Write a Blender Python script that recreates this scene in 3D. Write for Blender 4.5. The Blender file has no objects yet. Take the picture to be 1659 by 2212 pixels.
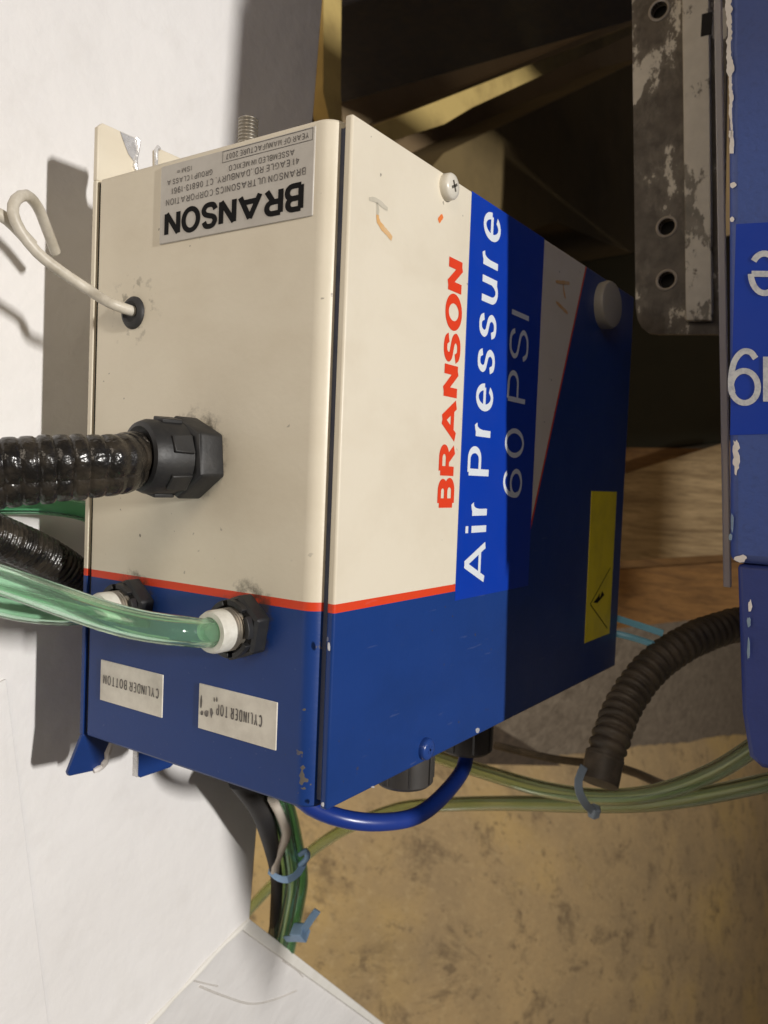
import bpy, bmesh, math, random
from mathutils import Vector, Matrix

random.seed(7)
scene = bpy.context.scene
COL = scene.collection

# ---------------------------------------------------------------------------
# Working axes.  x: along the box, y: DOWN towards the floor, z: along the
# box's other side.  W() turns them into world axes (world Z is up, floor at 0).
FLOOR_Y = 0.92


def W(p):
    return Vector((p[0], p[2], FLOOR_Y - p[1]))


# ------------------------------ camera -------------------------------------
CAM = Vector((-0.21142368, -0.16780059, 0.11299039))
EUL = (1.52912400, -0.03988303, -0.970131767)
FPX, CX, CY = 1766.70, 829.5, 1106.0          # focal length for a 1659 x 2212 frame


def _rot(r):
    rx, ry, rz = r
    return (Matrix.Rotation(rz, 3, 'Z') @ Matrix.Rotation(ry, 3, 'Y') @ Matrix.Rotation(rx, 3, 'X'))


RC = _rot(EUL)
AX = Matrix(((1, 0, 0), (0, 0, 1), (0, -1, 0)))
cam_data = bpy.data.cameras.new('camera')
cam_data.sensor_fit = 'VERTICAL'
cam_data.sensor_height = 36.0
cam_data.lens = FPX / 2212.0 * 36.0
cam_data.clip_start = 0.01
cam_data.clip_end = 60.0
cam_data.dof.use_dof = True
cam_data.dof.focus_distance = 0.30
cam_data.dof.aperture_fstop = 22.0
cam = bpy.data.objects.new('camera', cam_data)
cam.matrix_world = Matrix.Translation(W(CAM)) @ (AX @ RC).to_4x4()
COL.objects.link(cam)
scene.camera = cam

# ------------------------------ light --------------------------------------
world = bpy.data.worlds.new('World')
scene.world = world
world.use_nodes = True
bg = world.node_tree.nodes['Background']
bg.inputs[0].default_value = (1.0, 0.82, 0.64, 1)
bg.inputs[1].default_value = 0.075

scene.view_settings.view_transform = 'Standard'
scene.view_settings.look = 'None'
scene.view_settings.exposure = 0.0
scene.view_settings.gamma = 1.0


def lamp(name, pos, target, power, size, color):
    d = bpy.data.lights.new(name, 'AREA')
    d.shape = 'RECTANGLE'
    d.size, d.size_y = size
    d.energy = power
    d.color = color
    o = bpy.data.objects.new(name, d)
    o.location = W(pos)
    zz_ = (W(pos) - W(target)).normalized()
    xx_ = Vector((0, 1, 0)).cross(zz_).normalized()
    yy_ = zz_.cross(xx_)
    o.rotation_euler = Matrix((xx_, yy_, zz_)).transposed().to_euler()
    COL.objects.link(o)
    return o


KEY = Vector((-0.138, -0.983, 0.120))
KT = Vector((0.08, 0.05, 0.15))
lamp('ceiling_light', KT + KEY * 5.0, KT, 232.0, (0.11, 0.40), (1.0, 0.965, 0.92))
lamp('fill_light', (-1.6, -0.68, 1.05), (0.1, 0.0, 0.15), 8.6, (0.8, 0.8), (1.0, 0.86, 0.70))  # fill lamp added at the left, set low to reach under the machine

# ------------------------------ unprojection -------------------------------
def ray(u, v):
    return (RC @ Vector(((u - CX) / FPX, -(v - CY) / FPX, -1.0)))


def onp(u, v, axis, val):
    d = ray(u, v)
    i = 'xyz'.index(axis)
    return CAM + d * ((val - CAM[i]) / d[i])


def dep(u, v, depth):
    return CAM + ray(u, v) * depth


# ------------------------------ node helper --------------------------------
class NT:
    def __init__(self, name, rough=0.5, color=(0.8, 0.8, 0.8), metallic=0.0, spec=0.5):
        self.m = bpy.data.materials.new(name)
        self.m.use_nodes = True
        self.t = self.m.node_tree
        self.b = self.t.nodes['Principled BSDF']
        self.b.inputs['Roughness'].default_value = rough
        self.b.inputs['Base Color'].default_value = (*color, 1)
        self.b.inputs['Metallic'].default_value = metallic
        self.b.inputs['Specular IOR Level'].default_value = spec
        self._c = None

    def set(self, key, v):
        if isinstance(v, bpy.types.NodeSocket):
            self.t.links.new(v, self.b.inputs[key])
        else:
            self.b.inputs[key].default_value = v
        return self

    def coord(self):
        if self._c is None:
            self._c = self.t.nodes.new('ShaderNodeTexCoord').outputs['Object']
        return self._c

    def xyz(self):
        n = self.t.nodes.new('ShaderNodeSeparateXYZ')
        self.t.links.new(self.coord(), n.inputs[0])
        return n.outputs

    def _in(self, sock, v):
        if isinstance(v, bpy.types.NodeSocket):
            self.t.links.new(v, sock)
        elif isinstance(v, (tuple, list)) and len(v) == 3 and sock.type == 'RGBA':
            sock.default_value = (*v, 1)
        else:
            sock.default_value = v

    def math(self, op, a, b=0.0, clamp=False):
        n = self.t.nodes.new('ShaderNodeMath')
        n.operation = op
        n.use_clamp = clamp
        self._in(n.inputs[0], a)
        self._in(n.inputs[1], b)
        return n.outputs[0]

    def mix(self, f, a, b, mode='MIX'):
        n = self.t.nodes.new('ShaderNodeMix')
        n.data_type = 'RGBA'
        n.blend_type = mode
        self._in(n.inputs[0], f)
        self._in(n.inputs[6], a)
        self._in(n.inputs[7], b)
        return n.outputs[2]

    def noise(self, scale, detail=3.0, rough=0.55, stretch=None, dist=0.0, off=None, rot=None):
        n = self.t.nodes.new('ShaderNodeTexNoise')
        n.inputs['Scale'].default_value = scale
        n.inputs['Detail'].default_value = detail
        n.inputs['Roughness'].default_value = rough
        n.inputs['Distortion'].default_value = dist
        mp = self.t.nodes.new('ShaderNodeMapping')
        if stretch:
            mp.inputs['Scale'].default_value = stretch
        if off:
            mp.inputs['Location'].default_value = off
        src = self.coord()
        if rot:
            m0 = self.t.nodes.new('ShaderNodeMapping')
            m0.inputs['Rotation'].default_value = (0, 0, rot)
            self.t.links.new(src, m0.inputs[0])
            src = m0.outputs[0]
        self.t.links.new(src, mp.inputs[0])
        self.t.links.new(mp.outputs[0], n.inputs['Vector'])
        return n.outputs['Fac']

    def step(self, v, a, b):
        n = self.t.nodes.new('ShaderNodeMapRange')
        n.clamp = True
        self._in(n.inputs[0], v)
        n.inputs[1].default_value = a
        n.inputs[2].default_value = b
        return n.outputs[0]

    def bump(self, h, strength=0.2, dist=0.001):
        n = self.t.nodes.new('ShaderNodeBump')
        n.inputs['Strength'].default_value = strength
        n.inputs['Distance'].default_value = dist
        self.t.links.new(h, n.inputs['Height'])
        self.t.links.new(n.outputs[0], self.b.inputs['Normal'])
        return self


CREAM = (0.765, 0.70, 0.565)
BLUE = (0.0115, 0.045, 0.205)
RED = (0.72, 0.062, 0.02)
NAVY = (0.010, 0.016, 0.05)


def paint(name, diag=False, chips='none', x_off=0.0):
    """cream / red stripe / blue two-tone enamel, with dust, specks and chipped edges"""
    n = NT(name, rough=0.38, spec=0.32)
    X, Y, Z = n.xyz()
    z = Y
    blue = n.math('LESS_THAN', z, 0.0673)
    red = n.math('LESS_THAN', z, 0.0703)
    if diag:
        d = n.math('SUBTRACT', X, n.math('ADD', n.math('MULTIPLY', z, 1 / 2.47), 0.1476 - 0.0673 / 2.47))
        blue = n.math('MAXIMUM', blue, n.math('GREATER_THAN', d, 0.0))
        red = n.math('MAXIMUM', red, n.math('GREATER_THAN', d, -0.0018))
    c = n.mix(red, CREAM, RED)
    c = n.mix(blue, c, BLUE)
    # grime: broad blotches and fine specks
    g = n.step(n.noise(22, 5, 0.65), 0.46, 0.78)
    c = n.mix(n.math('MULTIPLY', g, 0.20), c, (0.62, 0.55, 0.45), 'MULTIPLY')
    g3 = n.step(n.noise(9, 4, 0.6, stretch=(1, 2.4, 1), off=(3, 1, 7)), 0.5, 0.75)
    c = n.mix(n.math('MULTIPLY', g3, 0.26), c, (0.68, 0.60, 0.50), 'MULTIPLY')
    sp = n.step(n.noise(330, 1.5, 0.5), 0.735, 0.76)
    sp2 = n.step(n.noise(16, 2, 0.5, off=(5, 5, 5)), 0.52, 0.6)
    c = n.mix(n.math('MULTIPLY', n.math('MULTIPLY', sp, sp2), 0.7), c, (0.06, 0.05, 0.04))
    sc = n.step(n.noise(60, 2, 0.5, stretch=(1, 8, 8), off=(1, 2, 3)), 0.70, 0.74)
    c = n.mix(n.math('MULTIPLY', sc, 0.04), c, (0.6, 0.6, 0.6))
    if chips == 'body':
        for (gy_, gz_, gr_) in ((0.0335, 0.0590, 0.0165), (0.0945, 0.0575, 0.0160), (0.0625, 0.1175, 0.0195)):
            dy_ = n.math('SUBTRACT', n.math('SUBTRACT', 0.1278, Z), gy_)
            dz_ = n.math('SUBTRACT', n.math('SUBTRACT', Y, gz_), 0.002)
            r_ = n.math('SQRT', n.math('ADD', n.math('MULTIPLY', dy_, dy_), n.math('MULTIPLY', dz_, dz_)))
            ring = n.step(r_, gr_, gr_ * 0.62)
            sm_ = n.step(n.math('ADD', n.noise(150, 4, 0.7, off=(gy_ * 90, 3, 1)), n.math('MULTIPLY', ring, 0.22)), 0.60, 0.78)
            c = n.mix(n.math('MULTIPLY', n.math('MULTIPLY', ring, sm_), 0.85), c, (0.05, 0.042, 0.032))
        gm_ = n.math('SQRT', n.math('ADD', n.math('POWER', n.math('SUBTRACT', n.math('SUBTRACT', 0.1278, Z), 0.1), 2.0), n.math('POWER', n.math('SUBTRACT', Y, 0.176), 2.0)))
        sm_ = n.math('MULTIPLY', n.step(gm_, 0.018, 0.006), n.step(n.noise(170, 3, 0.6, off=(6, 1, 9)), 0.56, 0.66))
        c = n.mix(n.math('MULTIPLY', sm_, 0.6), c, (0.10, 0.085, 0.06))
    if chips != 'none':
        if chips == 'cover':
            edge = n.step(X, 0.0042, 0.0014)
            e2 = n.step(Y, 0.0028, 0.0006)
            edge = n.math('MAXIMUM', edge, e2)
        else:
            edge = n.math('MULTIPLY', n.step(Z, 0.1165, 0.1215), n.step(n.noise(14, 2, 0.5, off=(4, 4, 1)), 0.45, 0.6))
        ch = n.step(n.math('ADD', n.noise(120, 3, 0.6, off=(2, 9, 4)), n.math('MULTIPLY', edge, 0.13)), 0.745, 0.76)
        ch = n.math('MULTIPLY', ch, edge)
        c = n.mix(ch, c, (0.52, 0.53, 0.56) if chips == 'cover' else (0.13, 0.115, 0.10))
    n.set('Base Color', c)
    n.set('Roughness', n.math('ADD', n.math('MULTIPLY', n.noise(40, 3), 0.22), 0.26))
    h = n.math('ADD', n.noise(420, 2), n.math('MULTIPLY', n.noise(35, 2), 1.5))
    n.bump(h, 0.10, 0.0006)
    return n.m


M = {}
M['body'] = paint('two_tone_enamel_body', chips='body')
M['cover'] = paint('two_tone_enamel_cover', True, 'cover')


def simple(name, color, rough=0.5, metallic=0.0, dirt=0.15, dscale=40, dcol=(0.1, 0.08, 0.06), bump=0.0, bscale=300, spec=0.5):
    n = NT(name, rough, color, metallic, spec)
    f = n.math('MULTIPLY', n.step(n.noise(dscale, 5, 0.65), 0.42, 0.75), dirt)
    n.set('Base Color', n.mix(f, color, dcol))
    n.set('Roughness', n.math('ADD', n.math('MULTIPLY', n.noise(dscale * 1.7, 3), 0.2), rough - 0.1))
    if bump:
        n.bump(n.noise(bscale, 3), bump, 0.001)
    return n.m


M['navy'] = simple('navy_edge_enamel', NAVY, 0.45, dirt=0.5, dscale=60, dcol=(0.09, 0.08, 0.075))
M['gapdark'] = simple('dark_seam', (0.012, 0.011, 0.01), 0.8, dirt=0.3)
M['plate'] = simple('grey_name_plate', (0.55, 0.52, 0.47), 0.35, dirt=0.25, dscale=70, dcol=(0.25, 0.22, 0.18))
M['ink'] = simple('black_print', (0.008, 0.0075, 0.008), 0.75, dirt=0.0, spec=0.15)
M['greyink'] = simple('worn_grey_print', (0.10, 0.09, 0.085), 0.6, dirt=0.7, dscale=230, dcol=(0.4, 0.37, 0.33))
M['taglbl'] = simple('white_paper_tag', (0.80, 0.765, 0.68), 0.6, dirt=0.38, dscale=60, dcol=(0.25, 0.21, 0.16), spec=0.2)
M['redprint'] = simple('red_print', (0.76, 0.055, 0.015), 0.4, dirt=0.05)
M['bluelabel'] = simple('bright_blue_tape', (0.003, 0.042, 0.39), 0.34, dirt=0.04)
M['whiteprint'] = simple('white_print', (0.75, 0.80, 0.85), 0.35, dirt=0.05)
M['wornwhite'] = simple('worn_white_print', (0.62, 0.64, 0.66), 0.45, dirt=0.6, dscale=500, dcol=(0.2, 0.24, 0.35))
M['yellow'] = simple('yellow_sticker', (0.95, 0.78, 0.015), 0.45, dirt=0.25, dscale=60, dcol=(0.2, 0.14, 0.02))
M['creamscrew'] = simple('cream_screw_paint', (0.74, 0.70, 0.60), 0.3, dirt=0.12)
M['bluescrew'] = simple('blue_screw_paint', (0.014, 0.055, 0.25), 0.2, dirt=0.1)
M['slotdark'] = simple('dark_screw_slot', (0.10, 0.095, 0.075), 0.7, dirt=0.5)  # darker tone for the cross slot of the cream screw
M['zinc'] = simple('zinc_thread', (0.36, 0.33, 0.28), 0.42, 0.7, dirt=0.7, dscale=120, dcol=(0.15, 0.13, 0.1))
M['baremetal'] = simple('bare_galvanised_metal', (0.80, 0.79, 0.78), 0.28, 0.45, dirt=0.6, dscale=190, dcol=(0.36, 0.35, 0.34), bump=0.5, bscale=260)
M['black'] = simple('black_nylon', (0.015, 0.0155, 0.017), 0.5, dirt=0.3, dscale=110, dcol=(0.058, 0.052, 0.042), bump=0.25, bscale=180)
M['rubber'] = simple('black_rubber', (0.022, 0.022, 0.024), 0.6, dirt=0.2)
M['loom'] = simple('glossy_black_loom', (0.012, 0.011, 0.010), 0.24, dirt=0.75, dscale=95, dcol=(0.070, 0.056, 0.040), bump=0.9, bscale=210)
M['loom2'] = simple('dusty_ribbed_conduit', (0.075, 0.062, 0.047), 0.55, dirt=0.8, dscale=60, dcol=(0.19, 0.15, 0.105))
M['collar'] = simple('white_push_collar', (0.76, 0.75, 0.68), 0.35, dirt=0.45, dscale=160, dcol=(0.3, 0.27, 0.2))
M['cable'] = simple('off_white_cable', (0.62, 0.575, 0.49), 0.42, dirt=0.6, dscale=85, dcol=(0.25, 0.21, 0.13))
M['whitewire'] = simple('beige_wire', (0.78, 0.70, 0.60), 0.5, dirt=0.1)
M['bluetube'] = simple('blue_polyurethane_tube', (0.012, 0.042, 0.27), 0.3, dirt=0.1)
M['ziptie'] = simple('light_blue_nylon', (0.38, 0.62, 0.96), 0.4, dirt=0.2, dcol=(0.1, 0.15, 0.25))
M['ziptie2'] = simple('cyan_nylon', (0.30, 0.74, 0.96), 0.4, dirt=0.2, dcol=(0.06, 0.18, 0.28))
M['ziptie3'] = simple('grey_blue_nylon', (0.26, 0.34, 0.44), 0.4, dirt=0.4, dcol=(0.3, 0.3, 0.28))
M['darkport'] = simple('dark_grey_plastic', (0.05, 0.046, 0.043), 0.42, dirt=0.3)
M['plug'] = simple('pale_grey_plug', (0.30, 0.275, 0.23), 0.5, dirt=0.5, dscale=60, dcol=(0.28, 0.26, 0.22))
M['crayon'] = simple('orange_crayon', (0.70, 0.40, 0.15), 0.6, dirt=0.6, dscale=170, dcol=(0.66, 0.55, 0.38))
M['crayonred'] = simple('red_orange_crayon', (0.80, 0.20, 0.04), 0.6, dirt=0.0)
M['smear'] = simple('grey_smear', (0.52, 0.48, 0.38), 0.6, dirt=0.7, dscale=200, dcol=(0.68, 0.63, 0.52))


def tube_mat(name, col, tint):
    n = NT(name, 0.12, col)
    n.set('Transmission Weight', 0.92)
    n.set('IOR', 1.38)
    f = n.step(n.noise(30, 3), 0.35, 0.7)
    n.set('Base Color', n.mix(f, col, tint))
    n.set('Roughness', n.math('ADD', n.math('MULTIPLY', n.noise(60, 3), 0.10), 0.02))
    return n.m


M['green'] = tube_mat('clear_green_tubing', (0.70, 0.95, 0.77), (0.60, 0.90, 0.69))
M['green2'] = tube_mat('clear_olive_tubing', (0.82, 0.93, 0.74), (0.72, 0.86, 0.62))
M['green3'] = tube_mat('dark_green_tubing', (0.42, 0.80, 0.56), (0.34, 0.70, 0.46))

# clear plastic
n = NT('clear_acrylic', 0.15, (0.78, 0.74, 0.70))
n.set('Transmission Weight', 0.5)
n.set('IOR', 1.45)
M['acrylic'] = n.m

# machine paint: blue with primer chips along its left edge
n = NT('blue_machine_enamel', 0.4, (0.03, 0.06, 0.2))
X, Y, Z = n.xyz()
c = n.mix(n.step(n.noise(14, 4), 0.4, 0.7), (0.052, 0.095, 0.32), (0.060, 0.092, 0.275))
c = n.mix(n.math('MULTIPLY', n.step(n.noise(500, 2), 0.55, 0.7), 0.25), c, (0.035, 0.055, 0.16))
n.set('Base Color', c)
n.bump(n.noise(400, 3), 0.22, 0.0008)
M['machine'] = n.m
M['machine2'] = simple('dark_blue_machine_base', (0.028, 0.046, 0.20), 0.45, dirt=0.25, dscale=30, dcol=(0.012, 0.018, 0.06), bump=0.15, bscale=400)
M['primer'] = simple('bare_primer_chip', (0.74, 0.70, 0.66), 0.6, dirt=0.35, dscale=300, dcol=(0.45, 0.42, 0.4))
M['chipgrey'] = simple('grey_primer_chip', (0.48, 0.47, 0.47), 0.5, dirt=0.6, dscale=400, dcol=(0.25, 0.26, 0.3))
M['dullchip'] = simple('dull_scratch', (0.22, 0.30, 0.38), 0.6, dirt=0.5, dscale=300, dcol=(0.05, 0.1, 0.22))

# worn steel bracket: grey steel with remains of cream paint
def worn(name, lo, hi, base, seed):
    n = NT(name, 0.5, base)
    a = n.noise(30, 7, 0.70, stretch=(1, 0.8, 1.5), off=seed, dist=0.1)
    f = n.math('MULTIPLY', n.step(a, lo, lo + 0.03), n.math('ADD', n.math('MULTIPLY', n.noise(70, 4, 0.7), 0.5), 0.6), True)
    b = n.mix(n.step(n.noise(110, 4), 0.35, 0.7), base, tuple(v * 0.55 for v in base))
    b = n.mix(n.math('MULTIPLY', n.step(a, lo - 0.1, lo), 0.35), b, (0.30, 0.27, 0.22))
    n.set('Base Color', n.mix(f, b, (0.76, 0.71, 0.60)))
    n.set('Metallic', n.math('MULTIPLY', n.math('SUBTRACT', 1.0, f), 0.25))
    n.bump(n.math('ADD', f, n.math('MULTIPLY', n.noise(200, 3), 0.3)), 0.35, 0.0008)
    return n.m


M['bracket'] = worn('worn_steel_plate', 0.562, 1, (0.135, 0.114, 0.09), (4.1, 0.3, 2.2))
M['strip'] = worn('worn_painted_strip', 0.45, 1, (0.27, 0.245, 0.20), (1.3, 5.2, 0.4))
M['steeledge'] = simple('rubbed_steel_rim', (0.42, 0.38, 0.33), 0.45, 0.4, dirt=0.4)
M['void'] = simple('dark_bore', (0.01, 0.009, 0.008), 0.8, dirt=0.1)

# white table sheet
n = NT('white_sheet', 0.55, (0.8, 0.79, 0.78))
a = n.step(n.noise(5, 5, 0.6), 0.4, 0.7)
c = n.mix(a, (0.80, 0.785, 0.775), (0.745, 0.725, 0.71))
c = n.mix(n.math('MULTIPLY', n.step(n.noise(38, 5, 0.65, off=(3, 2, 1)), 0.55, 0.78), 0.15), c, (0.5, 0.46, 0.41))
n.set('Base Color', c)
n.bump(n.math('ADD', n.noise(6, 4), n.math('MULTIPLY', n.noise(160, 3), 0.06)), 0.55, 0.012)
M['white'] = n.m
M['whiteedge'] = simple('white_board_edge', (0.80, 0.78, 0.73), 0.6, dirt=0.25, dscale=50, dcol=(0.5, 0.46, 0.36))
M['crease'] = simple('grey_crease', (0.60, 0.57, 0.53), 0.7, dirt=0.5, dscale=90, dcol=(0.74, 0.71, 0.68))  # creases slightly greyer than the sheet

# tan floor
n = NT('stained_tan_concrete', 0.75, (0.4, 0.3, 0.2))
ST, RT = (0.42, 1.0, 1.0), math.radians(33)
a = n.step(n.noise(2.0, 7, 0.68, stretch=ST, rot=RT), 0.36, 0.66)
c = n.mix(a, (0.63, 0.435, 0.21), (0.43, 0.305, 0.165))
c = n.mix(n.step(n.noise(1.1, 5, 0.6, stretch=ST, rot=RT, off=(0.7, 2.2, 0)), 0.50, 0.70), c, (0.74, 0.50, 0.18))
c = n.mix(n.math('MULTIPLY', n.step(n.noise(7, 7, 0.75, stretch=ST, rot=RT, off=(2, 7, 1), dist=0.5), 0.53, 0.64), 0.62), c, (0.17, 0.115, 0.065))
c = n.mix(n.math('MULTIPLY', n.step(n.noise(19, 5, 0.7, stretch=ST, rot=RT, off=(8, 3, 5)), 0.585, 0.66), 0.5), c, (0.095, 0.062, 0.040))
c = n.mix(n.math('MULTIPLY', n.step(n.noise(46, 4, 0.7, stretch=ST, rot=RT), 0.52, 0.68), 0.45), c, (0.70, 0.52, 0.27))
c = n.mix(n.math('MULTIPLY', n.step(n.noise(90, 3, 0.7, stretch=ST, rot=RT, off=(1, 4, 2)), 0.58, 0.72), 0.4), c, (0.13, 0.09, 0.055))
n.set('Base Color', c)
n.bump(n.noise(40, 6, 0.7, stretch=ST, rot=RT), 0.5, 0.012)
M['floor'] = n.m


def wood(name, c1, c2, stretch, scale=6):
    n = NT(name, 0.65, c1)
    a = n.noise(scale, 6, 0.65, stretch=stretch, dist=0.8)
    c = n.mix(n.step(a, 0.35, 0.68), c1, c2)
    c = n.mix(n.math('MULTIPLY', n.step(n.noise(scale * 4, 4, 0.7, stretch=stretch, off=(4, 4, 4)), 0.5, 0.7), 0.5), c, tuple(v * 0.4 for v in c2))
    n.set('Base Color', c)
    n.bump(a, 0.4, 0.006)
    return n.m


M['wood'] = wood('weathered_pine', (0.62, 0.46, 0.26), (0.27, 0.185, 0.095), (7, 7, 0.8), 7)
M['wood2'] = wood('stained_pine', (0.36, 0.19, 0.065), (0.19, 0.10, 0.038), (6, 6, 1), 9)
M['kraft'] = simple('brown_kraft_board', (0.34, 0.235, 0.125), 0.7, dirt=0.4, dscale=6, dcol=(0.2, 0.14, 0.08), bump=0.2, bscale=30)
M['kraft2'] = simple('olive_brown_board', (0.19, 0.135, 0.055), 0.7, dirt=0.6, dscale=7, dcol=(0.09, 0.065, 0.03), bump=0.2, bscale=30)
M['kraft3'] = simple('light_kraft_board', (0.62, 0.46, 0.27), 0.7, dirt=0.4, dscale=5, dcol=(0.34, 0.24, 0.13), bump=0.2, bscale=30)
M['kraftlit'] = simple('lit_kraft_edge', (0.55, 0.41, 0.15), 0.5, dirt=0.85, dscale=9, dcol=(0.2, 0.13, 0.05))  # yellower, brighter kraft: light on the carton edges put into the colour
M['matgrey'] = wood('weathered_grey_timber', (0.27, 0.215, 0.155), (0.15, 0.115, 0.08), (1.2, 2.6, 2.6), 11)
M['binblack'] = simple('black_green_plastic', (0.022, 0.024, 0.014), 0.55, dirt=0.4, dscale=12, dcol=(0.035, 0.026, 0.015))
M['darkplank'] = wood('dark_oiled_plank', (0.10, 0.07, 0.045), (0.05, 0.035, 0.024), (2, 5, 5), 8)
M['castiron'] = simple('dark_machine_underside', (0.03, 0.035, 0.06), 0.6, dirt=0.3)


# ------------------------------ geometry -----------------------------------
class MB:
    """mesh collector in the working axes"""

    def __init__(self):
        self.v, self.f, self.mi = [], [], []

    def add(self, vs, fs, mi=0):
        o = len(self.v)
        self.v += [Vector(p) for p in vs]
        self.f += [tuple(i + o for i in f) for f in fs]
        self.mi += [mi] * len(fs)
        return self

    def box(self, a, b, mi=0):
        x0, y0, z0 = a
        x1, y1, z1 = b
        return self.add([(x0, y0, z0), (x1, y0, z0), (x1, y1, z0), (x0, y1, z0), (x0, y0, z1), (x1, y0, z1), (x1, y1, z1), (x0, y1, z1)],
                        [(0, 3, 2, 1), (4, 5, 6, 7), (0, 1, 5, 4), (1, 2, 6, 5), (2, 3, 7, 6), (3, 0, 4, 7)], mi)

    def prism(self, poly, d, mi=0, side=None):
        """poly: list of 3D points, extruded by vector d"""
        n_ = len(poly)
        P = [Vector(p) for p in poly]
        Q = [p + Vector(d) for p in P]
        self.add(P + Q, [tuple(range(n_)), tuple(reversed(range(n_, 2 * n_)))], mi)
        o = len(self.v) - 2 * n_
        for i in range(n_):
            j = (i + 1) % n_
            self.f.append((o + i, o + n_ + i, o + n_ + j, o + j))
            self.mi.append(mi if side is None else side)
        return self

    def lathe(self, origin, axis, prof, seg=32, mi=0, cap0=True, cap1=True, phase=0.0, up=None):
        a = Vector(axis).normalized()
        h = Vector(up) if up else (Vector((0, 0, 1)) if abs(a.z) < 0.9 else Vector((1, 0, 0)))
        u = a.cross(h).normalized()
        w = a.cross(u)
        vs, fs = [], []
        for t, r in prof:
            for k in range(seg):
                an = 2 * math.pi * k / seg + phase
                vs.append(Vector(origin) + a * t + (u * math.cos(an) + w * math.sin(an)) * r)
        for i in range(len(prof) - 1):
            for k in range(seg):
                k2 = (k + 1) % seg
                fs.append((i * seg + k, i * seg + k2, (i + 1) * seg + k2, (i + 1) * seg + k))
        if cap0:
            fs.append(tuple(reversed(range(seg))))
        if cap1:
            fs.append(tuple(range((len(prof) - 1) * seg, len(prof) * seg)))
        return self.add(vs, fs, mi)

    def tube(self, path, rad, seg=16, mi=0, caps=True, squash=None):
        """path: list of points; rad: number or function of (i, s)"""
        P = [Vector(p) for p in path]
        T = [(P[min(i + 1, len(P) - 1)] - P[max(i - 1, 0)]).normalized() for i in range(len(P))]
        h = Vector((0, 0, 1)) if abs(T[0].z) < 0.9 else Vector((1, 0, 0))
        u = (h - T[0] * h.dot(T[0])).normalized()
        s = 0.0
        vs, fs = [], []
        for i, p in enumerate(P):
            if i:
                s += (P[i] - P[i - 1]).length
                u = (u - T[i] * u.dot(T[i])).normalized()
            w = T[i].cross(u)
            r = rad(i, s) if callable(rad) else rad
            for k in range(seg):
                an = 2 * math.pi * k / seg
                q = 1.0 if not squash else squash
                vs.append(p + u * math.cos(an) * r + w * math.sin(an) * r * q)
        for i in range(len(P) - 1):
            for k in range(seg):
                k2 = (k + 1) % seg
                fs.append((i * seg + k, i * seg + k2, (i + 1) * seg + k2, (i + 1) * seg + k))
        if caps:
            fs.append(tuple(reversed(range(seg))))
            fs.append(tuple(range((len(P) - 1) * seg, len(P) * seg)))
        return self.add(vs, fs, mi)


def spline(pts, step=0.004):
    P = [Vector(p) for p in pts]
    P = [P[0] * 2 - P[1]] + P + [P[-1] * 2 - P[-2]]
    out = []
    for i in range(1, len(P) - 2):
        a, b, c, d = P[i - 1:i + 3]
        m = max(2, int((c - b).length / step))
        for k in range(m):
            t = k / m
            out.append(0.5 * ((2 * b) + (c - a) * t + (2 * a - 5 * b + 4 * c - d) * t * t + (3 * b - a - 3 * c + d) * t ** 3))
    out.append(P[-2])
    return out


ROOT = {}


def empty(name, base, label, cat, group=None):
    o = bpy.data.objects.new(name, None)
    o.empty_display_size = 0.02
    o.location = W(base)
    COL.objects.link(o)
    o['label'] = label
    o['category'] = cat
    if group:
        o['group'] = group
    ROOT[o.name] = W(base)
    return o


def root_loc(o):
    while o.parent:
        o = o.parent
    return Vector(o.location)


def obj(name, mb, mats, parent=None, label=None, cat=None, group=None, kind=None, bevel=0.0, bseg=2, smooth=True, sharp=40, base=None):
    mats = mats if isinstance(mats, (list, tuple)) else [mats]
    wv = [W(p) for p in mb.v]
    if parent:
        o0 = root_loc(parent)
    elif base is not None:
        o0 = W(base)
    else:
        o0 = Vector((sum(p.x for p in wv) / len(wv), sum(p.y for p in wv) / len(wv), min(p.z for p in wv)))
    me = bpy.data.meshes.new(name)
    me.from_pydata([p - o0 for p in wv], [], mb.f)
    for m in mats:
        me.materials.append(M[m] if isinstance(m, str) else m)
    me.polygons.foreach_set('material_index', mb.mi)
    bm = bmesh.new()
    bm.from_mesh(me)
    bmesh.ops.recalc_face_normals(bm, faces=bm.faces)
    bm.to_mesh(me)
    bm.free()
    if smooth:
        me.polygons.foreach_set('use_smooth', [True] * len(me.polygons))
        me.set_sharp_from_angle(angle=math.radians(sharp))
    me.update()
    o = bpy.data.objects.new(name, me)
    COL.objects.link(o)
    if parent:
        o.parent = parent
    else:
        o.location = o0
    if label:
        o['label'] = label
    if cat:
        o['category'] = cat
    if group:
        o['group'] = group
    if kind:
        o['kind'] = kind
    if bevel:
        b = o.modifiers.new('bevel', 'BEVEL')
        b.width = bevel
        b.segments = bseg
        b.limit_method = 'ANGLE'
        b.angle_limit = math.radians(50)
        b.harden_normals = False
    return o


def _arc(cx, cy, rx, ry, a0, a1, n=14):
    return [(cx + rx * math.cos(math.radians(a0 + (a1 - a0) * i / n)), cy + ry * math.sin(math.radians(a0 + (a1 - a0) * i / n))) for i in range(n + 1)]


def _cr(pts, n=6):
    P = [Vector((x, y, 0)) for x, y in pts]
    P = [P[0] * 2 - P[1]] + P + [P[-1] * 2 - P[-2]]
    o = []
    for i in range(1, len(P) - 2):
        a, b, c, d = P[i - 1:i + 3]
        for k in range(n):
            t = k / n
            q = 0.5 * ((2 * b) + (c - a) * t + (2 * a - 5 * b + 4 * c - d) * t * t + (3 * b - a - 3 * c + d) * t ** 3)
            o.append((q.x, q.y))
    o.append((P[-2].x, P[-2].y))
    return o


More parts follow.
